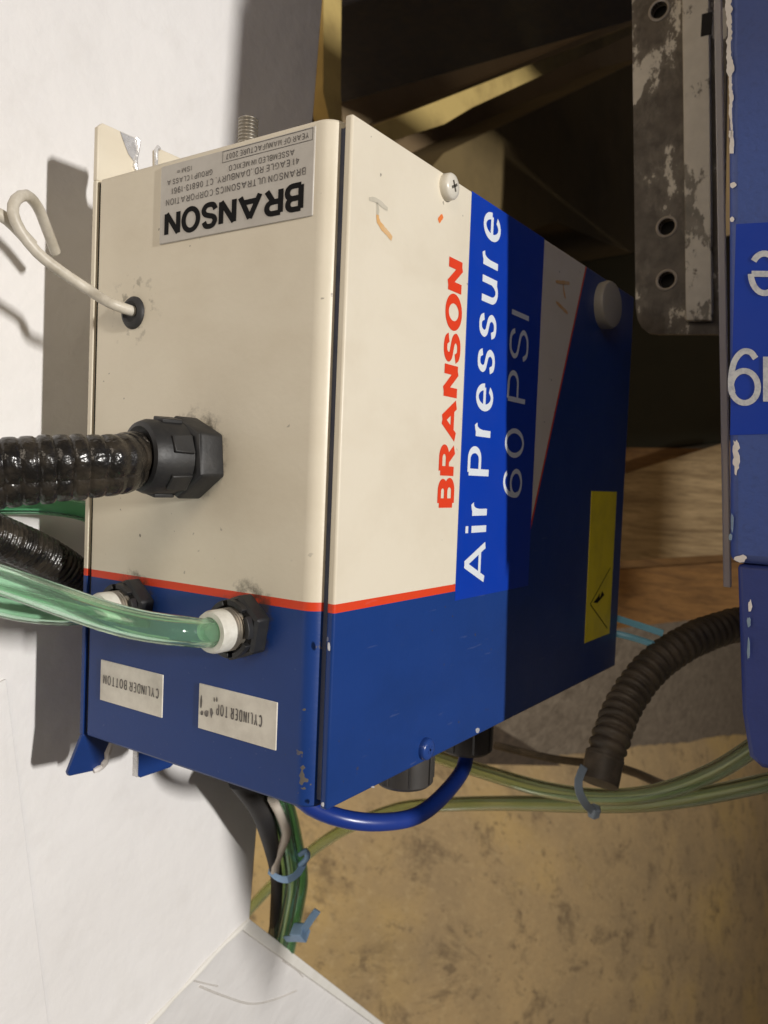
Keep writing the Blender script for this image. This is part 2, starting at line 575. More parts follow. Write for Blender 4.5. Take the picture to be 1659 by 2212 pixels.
_S = [(0.96, 0.77), (0.80, 0.95), (0.5, 1.0), (0.19, 0.95), (0.03, 0.76), (0.16, 0.59), (0.5, 0.51), (0.85, 0.42), (1.0, 0.24), (0.82, 0.05), (0.5, 0.0), (0.17, 0.05), (0.0, 0.25)]
X_ = 0.74
# glyph: relative width and pen paths in a unit box (curved letters of a plain sans)
GLY = {
    'A': (1.12, [[(0, 0), (0.5, 1)], [(0.5, 1), (1, 0)], [(0.2, 0.26), (0.8, 0.26)]]),
    'B': (0.80, [[(0, 0), (0, 1)], [(0, 1), (0.55, 1)] + _arc(0.58, 0.765, 0.36, 0.235, 90, -90) + [(0, 0.53)], [(0, 0.53), (0.58, 0.53)] + _arc(0.6, 0.265, 0.40, 0.265, 90, -90) + [(0, 0)]]),
    'C': (0.86, [_arc(0.5, 0.5, 0.5, 0.5, 42, 318, 26)]),
    'D': (0.84, [[(0, 0), (0, 1)], [(0, 1), (0.45, 1)] + _arc(0.45, 0.5, 0.55, 0.5, 90, -90, 18) + [(0, 0)]]),
    'E': (0.72, [[(0, 0), (0, 1)], [(0, 1), (1, 1)], [(0, 0.52), (0.92, 0.52)], [(0, 0), (1, 0)]]),
    'F': (0.68, [[(0, 0), (0, 1)], [(0, 1), (1, 1)], [(0, 0.5), (0.9, 0.5)]]),
    'G': (0.90, [_arc(0.5, 0.5, 0.5, 0.5, 42, 350, 28) + [(1, 0.45), (0.58, 0.45)]]),
    'I': (0.0, [[(0.5, 0), (0.5, 1)]]),
    'L': (0.66, [[(0, 1), (0, 0)], [(0, 0), (1, 0)]]),
    'M': (0.98, [[(0, 0), (0, 1)], [(0, 1), (0.5, 0), (1, 1)], [(1, 1), (1, 0)]]),
    'N': (0.84, [[(0, 0), (0, 1)], [(0, 1), (1, 0)], [(1, 0), (1, 1)]]),
    'O': (0.96, [_arc(0.5, 0.5, 0.5, 0.5, 0, 360, 36)]),
    'P': (0.78, [[(0, 0), (0, 1)], [(0, 1), (0.58, 1)] + _arc(0.6, 0.735, 0.40, 0.265, 90, -90) + [(0, 0.47)]]),
    'R': (0.86, [[(0, 0), (0, 1)], [(0, 1), (0.56, 1)] + _arc(0.56, 0.75, 0.38, 0.25, 90, -90) + [(0, 0.5)], [(0.5, 0.5), (0.96, 0)]]),
    'S': (0.80, [_cr(_S)]),
    'T': (0.80, [[(0, 1), (1, 1)], [(0.5, 1), (0.5, 0)]]),
    'U': (0.82, [[(0, 1), (0, 0.36)] + _arc(0.5, 0.36, 0.5, 0.36, 180, 360, 18) + [(1, 1)]]),
    'X': (0.84, [[(0, 0), (1, 1)], [(0, 1), (1, 0)]]),
    'Y': (0.86, [[(0, 1), (0.5, 0.45), (1, 1)], [(0.5, 0.47), (0.5, 0)]]),
    '0': (0.74, [_arc(0.5, 0.5, 0.5, 0.5, 0, 360, 36)]),
    '1': (0.34, [[(0.8, 0), (0.8, 1)], [(0.8, 1), (0, 0.75)]]),
    '2': (0.72, [_cr([(0.02, 0.72), (0.14, 0.93), (0.5, 1), (0.88, 0.9), (0.95, 0.7), (0.7, 0.42), (0.05, 0.0)]), [(0, 0), (1, 0)]]),
    '3': (0.72, [_cr([(0.04, 0.8), (0.3, 0.98), (0.7, 0.97), (0.92, 0.76), (0.7, 0.55), (0.4, 0.52)]), _cr([(0.4, 0.52), (0.8, 0.47), (1, 0.26), (0.8, 0.04), (0.4, 0), (0.0, 0.2)])]),
    '4': (0.76, [[(0.75, 0), (0.75, 1)], [(0.75, 1), (0, 0.28)], [(0, 0.28), (1, 0.28)]]),
    '6': (0.74, [_cr([(0.92, 0.86), (0.72, 0.98), (0.42, 0.98), (0.12, 0.78), (0.0, 0.42), (0.06, 0.2)]), _arc(0.5, 0.31, 0.5, 0.31, 0, 360, 30)]),
    '7': (0.70, [[(0, 1), (1, 1)], [(1, 1), (0.35, 0)]]),
    '8': (0.74, [_arc(0.5, 0.76, 0.42, 0.24, 0, 360, 26), _arc(0.5, 0.26, 0.5, 0.26, 0, 360, 26)]),
    '9': (0.74, [_cr([(0.08, 0.14), (0.28, 0.02), (0.58, 0.02), (0.88, 0.22), (1.0, 0.58), (0.94, 0.8)]), _arc(0.5, 0.69, 0.5, 0.31, 0, 360, 30)]),
    'e': (0.74, [[(0.02, 0.38), (0.97, 0.38)], _arc(0.5, X_ / 2, 0.5, X_ / 2, 2, 322, 28)]),
    'i': (0.0, [[(0.5, 0), (0.5, X_)], [(0.5, 0.90), (0.5, 1.03)]]),
    'l': (0.0, [[(0.5, 0), (0.5, 1)]]),
    'r': (0.42, [[(0, 0), (0, X_)], _cr([(0, 0.40), (0.14, 0.58), (0.45, 0.70), (1, X_)])]),
    's': (0.66, [_cr([(x, y * X_) for x, y in _S])]),
    'u': (0.68, [[(0, X_), (0, 0.26)] + _arc(0.48, 0.26, 0.48, 0.26, 180, 300, 12) + [(0.88, 0.12), (1, 0.26)], [(1, X_), (1, 0)]]),
    '-': (0.36, [[(0, 0.38), (1, 0.38)]]),
    '.': (0.0, [[(0.5, 0), (0.5, 0.10)]]),
    ',': (0.0, [[(0.5, -0.12), (0.5, 0.10)]]),
}


def _sweep(path, t):
    """outline quads of a pen of width t along a 2D path, mitred joints"""
    P = [Vector((x, y)) for x, y in path]
    Q = [P[0]]
    for p in P[1:]:
        if (p - Q[-1]).length > 1e-7:
            Q.append(p)
    P = Q
    closed = (P[0] - P[-1]).length < 1e-6 and len(P) > 3
    if closed:
        P = P[:-1]
    n = len(P)
    L_, R_ = [], []
    for i in range(n):
        a = P[i - 1] if (i > 0 or closed) else None
        b = P[(i + 1) % n] if (i < n - 1 or closed) else None
        d1 = (P[i] - a).normalized() if a is not None else (b - P[i]).normalized()
        d2 = (b - P[i]).normalized() if b is not None else d1
        n1, n2 = Vector((-d1.y, d1.x)), Vector((-d2.y, d2.x))
        m = n1 + n2
        if m.length < 1e-3:
            m = n1
        m.normalize()
        k = 1.0 / max(0.30, m.dot(n1))
        L_.append(P[i] + m * k * t / 2)
        R_.append(P[i] - m * k * t / 2)
    fs = []
    for i in range(n if closed else n - 1):
        j = (i + 1) % n
        fs.append((i, j, n + j, n + i))
    return L_ + R_, fs


def text(mb, s, org, right, up, w, h, bold=0.0, space=1.0, mi=0, pen=None, ext=1.0):
    """lettering swept with a flat pen, fitted into w x h, lower left corner at org"""
    t = pen if pen else (0.13 + bold) * h
    r, u, o = Vector(right), Vector(up), Vector(org)
    nrm_ = r.cross(u).normalized()
    r = r * ext
    w = w / ext
    gap = 0.30 * space
    # stroke-only letters (I, i, l) take the width of the pen
    units, pens = 0.0, 0.0
    for i, ch_ in enumerate(s):
        if ch_ == ' ':
            units += 0.42 * space
            continue
        gw = GLY[ch_][0]
        if gw == 0:
            pens += t
        else:
            units += gw
        if i < len(s) - 1:
            units += gap * (0.55 if bold > 0.05 else 1.0)
    sx = (w - pens) / max(units, 1e-6)
    x = 0.0
    lay = 0
    for i, ch_ in enumerate(s):
        if ch_ == ' ':
            x += 0.42 * space * sx
            continue
        gw, paths = GLY[ch_]
        wide = t if gw == 0 else gw * sx
        for pth_ in paths:
            pp_ = [(x + t / 2 + px_ * (wide - t), t / 2 + py_ * (h - t)) for px_, py_ in pth_]
            vs, fs = _sweep(pp_, t)
            lay += 1
            lo = -0.3 * h if ch_ == ',' else 0.0
            hi_ = h * 1.06 if ch_ == 'i' else h
            out = []
            for v in vs:
                vx = min(max(v.x, x), x + wide)
                vy = min(max(v.y, lo), hi_)
                out.append(o + r * vx + u * vy + nrm_ * (2e-6 * (lay % 6)))
            mb.add(out, fs, mi)
        x += wide
        if i < len(s) - 1:
            x += gap * sx * (0.55 if bold > 0.05 else 1.0)
    return mb


def rect(mb, org, right, up, w, h, mi=0, thick=None):
    o, r, u = Vector(org), Vector(right), Vector(up)
    P = [o, o + r * w, o + r * w + u * h, o + u * h]
    if thick is None:
        mb.add(P, [(0, 1, 2, 3)], mi)
    else:
        mb.prism(P, thick, mi)
    return mb


# ===========================================================================
# THE SETTING
# ===========================================================================
D = 0.1278                      # depth of the control box
TABLE_Y = D + 0.040

fl = MB()
N = 40
for i in range(N + 1):
    for j in range(N + 1):
        fl.v.append(Vector((-3 + 15 * i / N, FLOOR_Y, -8 + 14 * j / N)))
for i in range(N):
    for j in range(N):
        a = i * (N + 1) + j
        fl.f.append((a, a + 1, a + N + 2, a + N + 1))
        fl.mi.append(0)
obj('floor', fl, 'floor', kind='structure', base=(0, FLOOR_Y, 0))

# table under the control box, topped by a white board
K = onp(540, 1985, 'y', TABLE_Y)         # far corner of the white board
KT_ = onp(702, -60, 'y', TABLE_Y)
S2 = onp(320, 2212, 'y', TABLE_Y)
edge_dir = (KT_ - K).normalized()
seam_dir = (S2 - K).normalized()
A1 = K + edge_dir * 0.75
A2 = A1 + seam_dir * 1.0
A3 = K + seam_dir * 1.0
tb = empty('white_topped_table', (K.x - 0.3, FLOOR_Y, K.z + 0.3), 'white board table top under the cream and blue control box', 'table')
t = MB().prism([K, A1, A2, A3], (0, 0.006, 0))
obj('table_top', t, 'white', tb, bevel=0.001)
# overlapping cover sheet whose edge shows as a faint line on the left
o1 = onp(25, 1560, 'y', TABLE_Y - 0.0012)
o2 = onp(105, 2212, 'y', TABLE_Y - 0.0012)
dd = (o2 - o1).normalized()
q1, q2 = o1 - dd * 0.02, o2 + dd * 0.01
q2 = q2 if q2.z > (K + seam_dir * 0.1).z - 0.0 else q2
s = MB().prism([q1, o2, o2 + seam_dir * 0.3, q1 + seam_dir * 0.3], (0, 0.001, 0))
obj('cover_sheet', s, 'white', tb, bevel=0.0003)
legs = [K + edge_dir * 0.06 + seam_dir * 0.12, K + edge_dir * 0.69 + seam_dir * 0.12, K + edge_dir * 0.06 + seam_dir * 0.9, K + edge_dir * 0.69 + seam_dir * 0.9]
for p in legs:
    obj('leg', MB().box((p.x - 0.02, TABLE_Y + 0.006, p.z - 0.02), (p.x + 0.02, FLOOR_Y, p.z + 0.02)), 'castiron', tb, bevel=0.002)

# folded white flap hanging off the near end of the table
perp = Vector((-seam_dir.z, 0, seam_dir.x))
if perp.z > 0:
    perp = -perp
phi = math.radians(14)
fd = perp * math.cos(phi) + Vector((0, 1, 0)) * math.sin(phi)
nrm = seam_dir.cross(fd).normalized()


def on_flap(u, v, off=0.0):
    d_ = ray(u, v)
    p0 = K + Vector((0, 0.0015, 0))
    return CAM + d_ * ((p0 - CAM).dot(nrm) / d_.dot(nrm))


F0 = K + Vector((0, 0.0016, 0))
F1 = on_flap(834, 2215)
F1 = F0 + (F1 - F0) * 1.25
F2 = F1 + seam_dir * 0.6 + fd * 0.1
F3 = F0 + seam_dir * 0.62
cf = empty('white_board_flap', (F0.x, FLOOR_Y, F0.z - 0.1), 'folded white cardboard flap sloping off the near end of the white table top', 'cardboard')
thick = -nrm * 0.004 if nrm.y < 0 else nrm * 0.004
obj('panel', MB().prism([F0, F1, F2, F3], thick), 'white', cf, bevel=0.0008)
rim = MB()
e_ = (F1 - F0).normalized()
inn = (seam_dir - e_ * seam_dir.dot(e_)).normalized()
up_ = -thick.normalized() * 0.0022
rim.prism([F0 + up_, F1 + up_, F1 + inn * 0.0055 + up_, F0 + inn * 0.0055 + seam_dir * 0.002 + up_], -up_ * 0.9)
obj('folded_rim', rim, 'whiteedge', cf, bevel=0.0009)
# rolled crease along the seam with the table top
cr = MB().tube(spline([K + seam_dir * 0.001 + Vector((0, 0.0008, 0)), K + seam_dir * 0.03 + Vector((0, 0.0004, 0.001)), K + seam_dir * 0.07 + Vector((0, 0.0009, -0.0008)), K + seam_dir * 0.14 + Vector((0, 0.0004, 0)), K + seam_dir * 0.3 + Vector((0, 0.0007, 0))], 0.006), lambda i, s_: 0.0019 + 0.0004 * math.sin(s_ * 190), 10)
obj('rolled_crease', cr, 'whiteedge', cf)
for path, r in (([(430, 2130), (480, 2150), (540, 2168), (590, 2160), (640, 2140)], 0.0007), ([(418, 2118), (450, 2126), (470, 2130)], 0.0005), ([(610, 2075), (640, 2095), (655, 2110)], 0.0005)):
    pp = [on_flap(u, v) for u, v in path]
    obj('wrinkle', MB().tube(spline(pp, 0.005), r, 8), 'crease', cf)

# ===========================================================================
# THE CONTROL BOX
# ===========================================================================
H, L = 0.23, 0.296
box = empty('pneumatic_control_box', (0, D, 0), 'cream and blue steel pneumatic control box with red stripe and BRANSON lettering', 'control box')

YB = 0.1232
prof = [(0, YB), (0, 0.0084)]
R = 0.0062
for k in range(1, 9):
    a = math.pi / 2 * k / 8
    prof.append((R - R * math.cos(a), 0.0084 - R * math.sin(a)))
prof += [(L - 0.002, 0.0022), (L, 0.004), (L, YB)]
ch = MB().prism([(x, y, 0.0) for x, y in prof], (0, 0, H))
obj('body', ch, 'body', box, bevel=0.0011)

# front cover: a folded pan lying just proud of the body
YC = -0.0030
cv = MB().box((0.0030, YC, 0.0006), (L - 0.001, 0.0002, H + 0.0006))
obj('front_cover', cv, 'cover', box, bevel=0.0009, bseg=3)
rt = MB().box((0.0040, 0.0003, 0.003), (0.0056, 0.0023, H - 0.003))
obj('cover_return', rt, 'navy', box)

# back plate with slotted ears, a dark joint between it and the body
jt = MB().box((0.0014, YB, 0.001), (L - 0.002, 0.1252, H - 0.001))
obj('joint', jt, 'gapdark', box)
y0, y1 = 0.1252, D


def ear(pts):
    return [(x, y0, z) for x, z in pts]


bp = MB().box((0, y0, 0), (L, y1, H))
obj('back_plate', bp, 'body', box, bevel=0.0004)
# top ear: two tines either side of a slot
et = [(0.0, H), (0.0, 0.2515), (0.0022, 0.2537), (0.0185, 0.2537), (0.0198, 0.2525), (0.0198, 0.2475), (0.0188, 0.245), (0.0186, 0.2415), (0.0205, 0.2385), (0.0245, 0.2370), (0.0285, 0.2385), (0.0300, 0.2415), (0.0296, 0.2525), (0.0308, 0.2537), (0.050, 0.2537), (0.052, 0.2515), (0.052, H)]
e1 = MB().prism(ear(et), (0, y1 - y0, 0))
top_ear = obj('slotted_ear', e1, 'body', box, bevel=0.0004)
bm_ = MB()
for i in range(4, 12):
    a, b = et[i], et[i + 1]
    dx, dz = b[0] - a[0], b[1] - a[1]
    ln = math.hypot(dx, dz)
    nx, nz = dz / ln * 0.0003, -dx / ln * 0.0003
    bm_.add([(a[0] + nx, y0 - 0.0002, a[1] + nz), (b[0] + nx, y0 - 0.0002, b[1] + nz), (b[0] + nx, y1 + 0.0002, b[1] + nz), (a[0] + nx, y1 + 0.0002, a[1] + nz)], [(0, 1, 2, 3)])
bm_.tube([(et[i][0], y0 - 0.0002, et[i][1]) for i in range(3, 14)], lambda i, s_: 0.0009 + 0.0004 * math.sin(i * 2.1), 8)
obj('bare_slot_edge', bm_, 'baremetal', top_ear)
# rubbed patch on the tine beside the slot
bmp = MB().add([(0.0105, y0 - 0.0003, 0.2533), (0.0188, y0 - 0.0003, 0.2533), (0.0195, y0 - 0.0003, 0.248), (0.0186, y0 - 0.0003, 0.243), (0.0150, y0 - 0.0003, 0.2455), (0.0125, y0 - 0.0003, 0.2495)], [(0, 1, 2, 3, 4, 5)])
obj('rubbed_patch', bmp, 'baremetal', top_ear)
# bottom ear: straight tine and a tine bent back towards the table
e2 = MB().prism(ear([(0.0295, 0.0), (0.0290, -0.0255), (0.0310, -0.0272), (0.0480, -0.0272), (0.0525, -0.0250), (0.0525, 0.0)]), (0, y1 - y0, 0))
low_ear = obj('slotted_ear', e2, 'body', box, bevel=0.0004)
obj('bare_slot_edge', MB().box((0.0283, y0 - 0.0003, -0.0262), (0.0291, y1 + 0.0003, -0.003)), 'baremetal', low_ear, bevel=0.0002)
by = 0.0105
e3 = MB()
tine = [(0.0, 0.0), (-0.0006, -0.0190), (0.0008, -0.0212), (0.0135, -0.0226), (0.0172, -0.0215), (0.0180, -0.0175), (0.0170, -0.0100), (0.0180, -0.0050), (0.0185, 0.0)]
P = [(x, y0 + (-z / 0.0226) * by, z * 0.96) for x, z in tine]
e3.prism(P, (0, 0.0022, 0))
bent = obj('bent_ear', e3, 'body', box, bevel=0.0004)
pm = MB()
for a, b in (((0.0130, -0.0224), (0.0174, -0.0213)), ((0.0174, -0.0213), (0.0182, -0.0175)), ((0.0182, -0.0175), (0.0172, -0.0100)), ((0.0172, -0.0100), (0.0182, -0.0048))):
    p = Vector((a[0], y0 + (-a[1] / 0.0226) * by - 0.0004, a[1] * 0.96))
    q = Vector((b[0], y0 + (-b[1] / 0.0226) * by - 0.0004, b[1] * 0.96))
    pm.tube([p, (p + q) / 2 + Vector((-0.0004, 0, 0)), q], lambda i, s_: 0.0012 + 0.0005 * (i == 1), 8)
obj('bare_slot_edge', pm, 'primer', bent)
# spacer that carries the box above the table
obj('spacer', MB().box((0.09, D, 0.05), (0.25, TABLE_Y, 0.19)), 'castiron', box, bevel=0.001)

# threaded stud on the top side
st = MB()
pf = []
zz = 0.0
st_o = (0.012, 0.0525, H)
i = 0
pf = [(0.0, 0.0032)]
while zz < 0.0125:
    pf += [(zz + 0.0003, 0.0034), (zz + 0.0006, 0.0037), (zz + 0.0009, 0.0037)]
    zz += 0.00125
pf += [(0.0136, 0.0032), (0.0142, 0.0024)]
st.lathe(st_o, (0, 0, 1), pf, 24)
obj('threaded_stud', st, 'zinc', box, sharp=20)

# rubber grommet
gp = onp(289, 676, 'x', 0.0)
g = MB().lathe((0.0006, gp.y, gp.z), (-1, 0, 0), [(0, 0.0064), (0.0012, 0.0064), (0.0022, 0.0056), (0.0026, 0.0044), (0.0016, 0.0032)], 32)
obj('grommet', g, 'rubber', box)

# name plate
FR, FU = Vector((0, 1, 0)), Vector((0, 0, -1))       # upside-down lettering on the side
xs = -0.0006
np_ = MB().prism([(xs, 0.0096, 0.1987), (xs, 0.0852, 0.1987), (xs, 0.0852, 0.2279), (xs, 0.0096, 0.2279)], (0.0008, 0, 0))
plate = obj('name_plate', np_, 'plate', box, bevel=0.0003)
ph, pz = 0.0292, 0.2279       # plate height; top edge (which reads as the bottom)
pw, py = 0.0756, 0.0096


def pl(mb, s_, f0, f1, h0, h1, **k):
    # f: fraction along the plate in reading direction, h: fraction up the plate from its photo-lower edge
    org = (xs - 0.00012, py + pw * f0, 0.1987 + ph * h1)
    text(mb, s_, org, FR, FU, pw * (f1 - f0), ph * (h1 - h0), **k)


big = MB()
pl(big, 'BRANSON', 0.052, 0.962, 0.075, 0.405, bold=0.06, space=0.34, ext=1.28)
obj('lettering', big, 'ink', plate, smooth=False)
sm = MB()
pl(sm, 'BRANSON ULTRASONICS CORPORATION', 0.045, 0.955, 0.475, 0.560, bold=0.01, space=0.9)
pl(sm, '41 EAGLE RD.,DANBURY, CT 06813-1961', 0.085, 0.915, 0.610, 0.690, bold=0.01, space=0.9)
pl(sm, 'ASSEMBLED IN MEXICO', 0.115, 0.520, 0.725, 0.795, bold=0.01, space=0.9)
pl(sm, 'GROUP 1 CLASS A', 0.630, 0.950, 0.735, 0.805, bold=0.01, space=0.9)
pl(sm, 'ISM', 0.775, 0.845, 0.850, 0.915, bold=0.01, space=0.9)
pl(sm, 'e', 0.858, 0.880, 0.855, 0.900, bold=0.01, space=0.9)
pl(sm, 'YEAR OF MANUFACTURE 2007', 0.035, 0.540, 0.875, 0.945, bold=0.01, space=0.9)
obj('lettering', sm, 'greyink', plate, smooth=False)
fr = MB()
za, zb = 0.1987 + ph * 0.845, 0.1987 + ph * 0.985
ya, yb = py + pw * 0.012, py + pw * 0.565
w_ = 0.00022
for a, b in (((ya, za), (yb, za + w_)), ((ya, zb - w_), (yb, zb)), ((ya, za), (ya + w_, zb)), ((yb - w_, za), (yb, zb))):
    fr.add([(xs - 0.00011, a[0], a[1]), (xs - 0.00011, b[0], a[1]), (xs - 0.00011, b[0], b[1]), (xs - 0.00011, a[0], b[1])], [(0, 1, 2, 3)])
obj('year_frame', fr, 'greyink', plate, smooth=False)

# two paper tags below the fittings
for (ya, yb, za, zb, s_, f0, f1, h0, h1) in ((0.0762, 0.1141, 0.0171, 0.0338, 'CYLINDER BOTTOM', 0.05, 0.95, 0.42, 0.66),
                                             (0.0176, 0.0561, 0.0174, 0.0342, 'CYLINDER TOP', 0.17, 0.76, 0.40, 0.66)):
    xt = -0.00045
    tg = MB().prism([(xt, ya, za), (xt, yb, za), (xt, yb, zb), (xt, ya, zb)], (0.0006, 0, 0))
    tag = obj('paper_tag', tg, 'taglbl', box, bevel=0.00015)
    tx = MB()
    w_, h_ = yb - ya, zb - za
    text(tx, s_, (xt - 0.0001, ya + w_ * f0, za + h_ * h1), FR, FU, w_ * (f1 - f0), h_ * (h1 - h0), bold=0.0, space=0.9)
    obj('lettering', tx, 'greyink', tag, smooth=False)
    if s_.endswith('TOP'):
        sg = MB()
        for (fy, fz, wy, wz) in ((0.755, 0.74, 0.018, 0.10), (0.79, 0.73, 0.014, 0.10), (0.82, 0.42, 0.03, 0.16), (0.89, 0.38, 0.055, 0.12), (0.965, 0.62, 0.02, 0.30), (0.95, 0.36, 0.03, 0.08)):
            cx_, cz_ = ya + w_ * fy, za + h_ * fz
            pts = []
            for k in range(8):
                a = 2 * math.pi * k / 8
                rr = random.uniform(0.6, 1.1) * 0.75
                pts.append((xt - 0.0001, cx_ + math.cos(a) * wy * w_ * rr, cz_ + math.sin(a) * wz * h_ * rr))
            sg.add(pts, [tuple(range(8))])
        obj('ink_smudge', sg, 'greyink', tag, smooth=False)

# front lettering, tape label and sticker
TR, TU = Vector((0, 0, 1)), Vector((-1, 0, 0))
lg = MB()
text(lg, 'BRANSON', (0.0800, YC - 0.00012, 0.1020), TR, TU, 0.0985, 0.0132, bold=0.07, space=0.30, ext=1.45)
obj('logo_lettering', lg, 'redprint', box, smooth=False)
ly = YC - 0.0002
lb = MB().prism([(0.0845, ly, 0.0633), (0.1568, ly, 0.0633), (0.1568, ly, 0.2305), (0.0838, ly, 0.2305)], (0, 0.00035, 0))
label = obj('tape_label', lb, 'bluelabel', box, bevel=0.0001)
tx = MB()
text(tx, 'Air Pressure', (0.1104, ly - 0.0001, 0.0690), TR, TU, 0.1580, 0.0204, bold=-0.02, space=0.9, ext=1.3)
obj('lettering', tx, 'whiteprint', label, smooth=False)
tx = MB()
text(tx, '60 PSI', (0.1440, ly - 0.0001, 0.1062), TR, TU, 0.0848, 0.0200, bold=-0.035, space=0.9, ext=1.2)
obj('lettering', tx, 'whiteprint', label, smooth=False)
sy = YC - 0.0002
yk = MB().prism([(0.2385, sy, 0.0232), (0.2805, sy, 0.0232), (0.2805, sy, 0.1102), (0.2375, sy, 0.1102)], (0, 0.0003, 0))
stick = obj('warning_sticker', yk, 'yellow', box)
tri = MB()


def bar(mb, a, b, w_, y):
    a, b = Vector((a[0], y, a[1])), Vector((b[0], y, b[1]))
    d_ = (b - a).normalized()
    q = Vector((-d_.z, 0, d_.x)) * w_ / 2
    mb.add([a - q, b - q, b + q, a + q], [(0, 1, 2, 3)])


tcx = 0.259
for a, b in (((0.244, 0.0450), (0.2755, 0.0270)), ((0.244, 0.0450), (0.2755, 0.0640))):
    bar(tri, a, b, 0.0007, sy - 0.0001)
bz = [(0.2490, 0.0455), (0.2555, 0.0480), (0.2560, 0.0445), (0.2670, 0.0482), (0.2630, 0.0510), (0.2595, 0.0470), (0.2590, 0.0500)]
tri.add([(x, sy - 0.0001, z) for x, z in bz], [(0, 1, 2), (2, 1, 6), (2, 6, 5), (2, 5, 3), (5, 4, 3)])
obj('bolt_symbol', tri, 'ink', stick, smooth=False)

# cover screws
def screw(px, pz_, mat, slotmat, r=0.0051, hs=1.0):
    s_ = MB().lathe((px, YC, pz_), (0, -1, 0), [(0, r), (0.0009, r), (0.0026 * hs, r * 0.98), (0.0033 * hs, r * 0.88), (0.0037 * hs, r * 0.6), (0.0038 * hs, 0.0001)], 28)
    so = obj('cover_screw', s_, mat, box)
    c_ = MB()
    yy = YC - 0.0038 * hs - 0.0001
    for an in (0.5, 0.5 + math.pi / 2):
        dx, dz = math.cos(an) * r * 0.42, math.sin(an) * r * 0.42
        qx, qz = -math.sin(an) * r * 0.10, math.cos(an) * r * 0.10
        c_.prism([(px - dx - qx, yy, pz_ - dz - qz), (px + dx - qx, yy, pz_ + dz - qz), (px + dx + qx, yy, pz_ + dz + qz), (px - dx + qx, yy, pz_ - dz + qz)], (0, 0.0006, 0))
    obj('cross_slot', c_, slotmat, so, smooth=False)


screw(0.0635, 0.2256, 'creamscrew', 'slotdark')
screw(0.0650, 0.0062, 'bluescrew', 'bluescrew', 0.0044, 0.75)

# pale round plug near the right end
pc = onp(1326, 657, 'y', -0.010)
pax = Vector((-0.10, -0.99, 0.03))
pax.normalize()
obj('round_plug', MB().lathe(pc - pax * 0.007, pax, [(-0.010, 0.0115), (0.0045, 0.0133), (0.0062, 0.0124), (0.0070, 0.010), (0.0072, 0.0001)], 36), 'plug', box)

# crayon marks
def mark(path, w_, mat):
    mb = MB()
    P = [Vector((x, YC - 0.00012, z)) for x, z in path]
    P = spline(P, 0.001)
    L_, R_ = [], []
    for i, p in enumerate(P):
        d_ = (P[min(i + 1, len(P) - 1)] - P[max(0, i - 1)]).normalized()
        q = Vector((-d_.z, 0, d_.x)) * w_ * (0.35 + 0.65 * math.sin(math.pi * (0.15 + 0.7 * i / len(P)))) * random.uniform(0.8, 1.1)
        L_.append(p + q)
        R_.append(p - q)
    k = len(P)
    mb.add(L_ + R_, [(i, i + 1, k + i + 1, k + i) for i in range(k - 1)])
    obj('crayon_mark', mb, mat, box, smooth=False)


def fz(u, v):
    p = onp(u, v, 'y', YC)
    return (p.x, p.z)


mark([fz(u, v) for u, v in ((815, 464), (817, 478), (826, 492), (836, 503), (846, 516))], 0.0012, 'crayon')
mark([fz(u, v) for u, v in ((797, 430), (808, 431), (820, 438), (830, 447), (837, 452))], 0.0009, 'smear')
mark([fz(u, v) for u, v in ((814, 438), (816, 452), (815, 464))], 0.0007, 'smear')
mark([fz(u, v) for u, v in ((956, 466), (951, 472), (947, 478))], 0.0012, 'crayonred')
mark([fz(u, v) for u, v in ((1200, 608), (1212, 610), (1230, 612))], 0.0010, 'crayon')
mark([fz(u, v) for u, v in ((1216, 613), (1218, 630), (1221, 645))], 0.0010, 'crayon')
mark([fz(u, v) for u, v in ((1201, 652), (1212, 663), (1226, 677))], 0.0010, 'crayon')

# paint chips on the cover edges
def chip(name, pts, mat, parent, d_=(0, 0.0003, 0)):
    obj(name, MB().prism(pts, d_), mat, parent, smooth=False)


for (u, v, a, b) in ((711, 1397, 3, 16), (698, 1738, 3, 8), (1032, 1577, 5, 8), (806, 1700, 4, 3)):
    pts = []
    for k in range(9):
        an = 2 * math.pi * k / 9
        rr = random.uniform(0.7, 1.1)
        pts.append(onp(u + a * rr * math.cos(an), v + b * rr * math.sin(an) * 0.8, 'y', YC - 0.00015))
    chip('paint_chip', pts, 'chipgrey', box)

# dark cylindrical ports under the box
for (cx_, cy_, r, zl) in ((0.103, 0.030, 0.0136, -0.0275), (0.170, 0.034, 0.0140, -0.0305)):
    pt = MB().lathe((cx_, cy_, 0.001), (0, 0, -1), [(0, r), (-zl - 0.0015, r), (-zl, r - 0.0015), (-zl, r - 0.004), (-zl - 0.008, r - 0.0045)], 40)
    for k in range(0, 40, 5):
        a = 2 * math.pi * k / 40
        pt.box((cx_ + math.cos(a) * (r + 0.0001) - 0.0006, cy_ + math.sin(a) * (r + 0.0001) - 0.0006, zl + 0.003), (cx_ + math.cos(a) * (r + 0.0001) + 0.0006, cy_ + math.sin(a) * (r + 0.0001) + 0.0006, -0.0005))
    obj('port_muffler', pt, 'darkport', box)

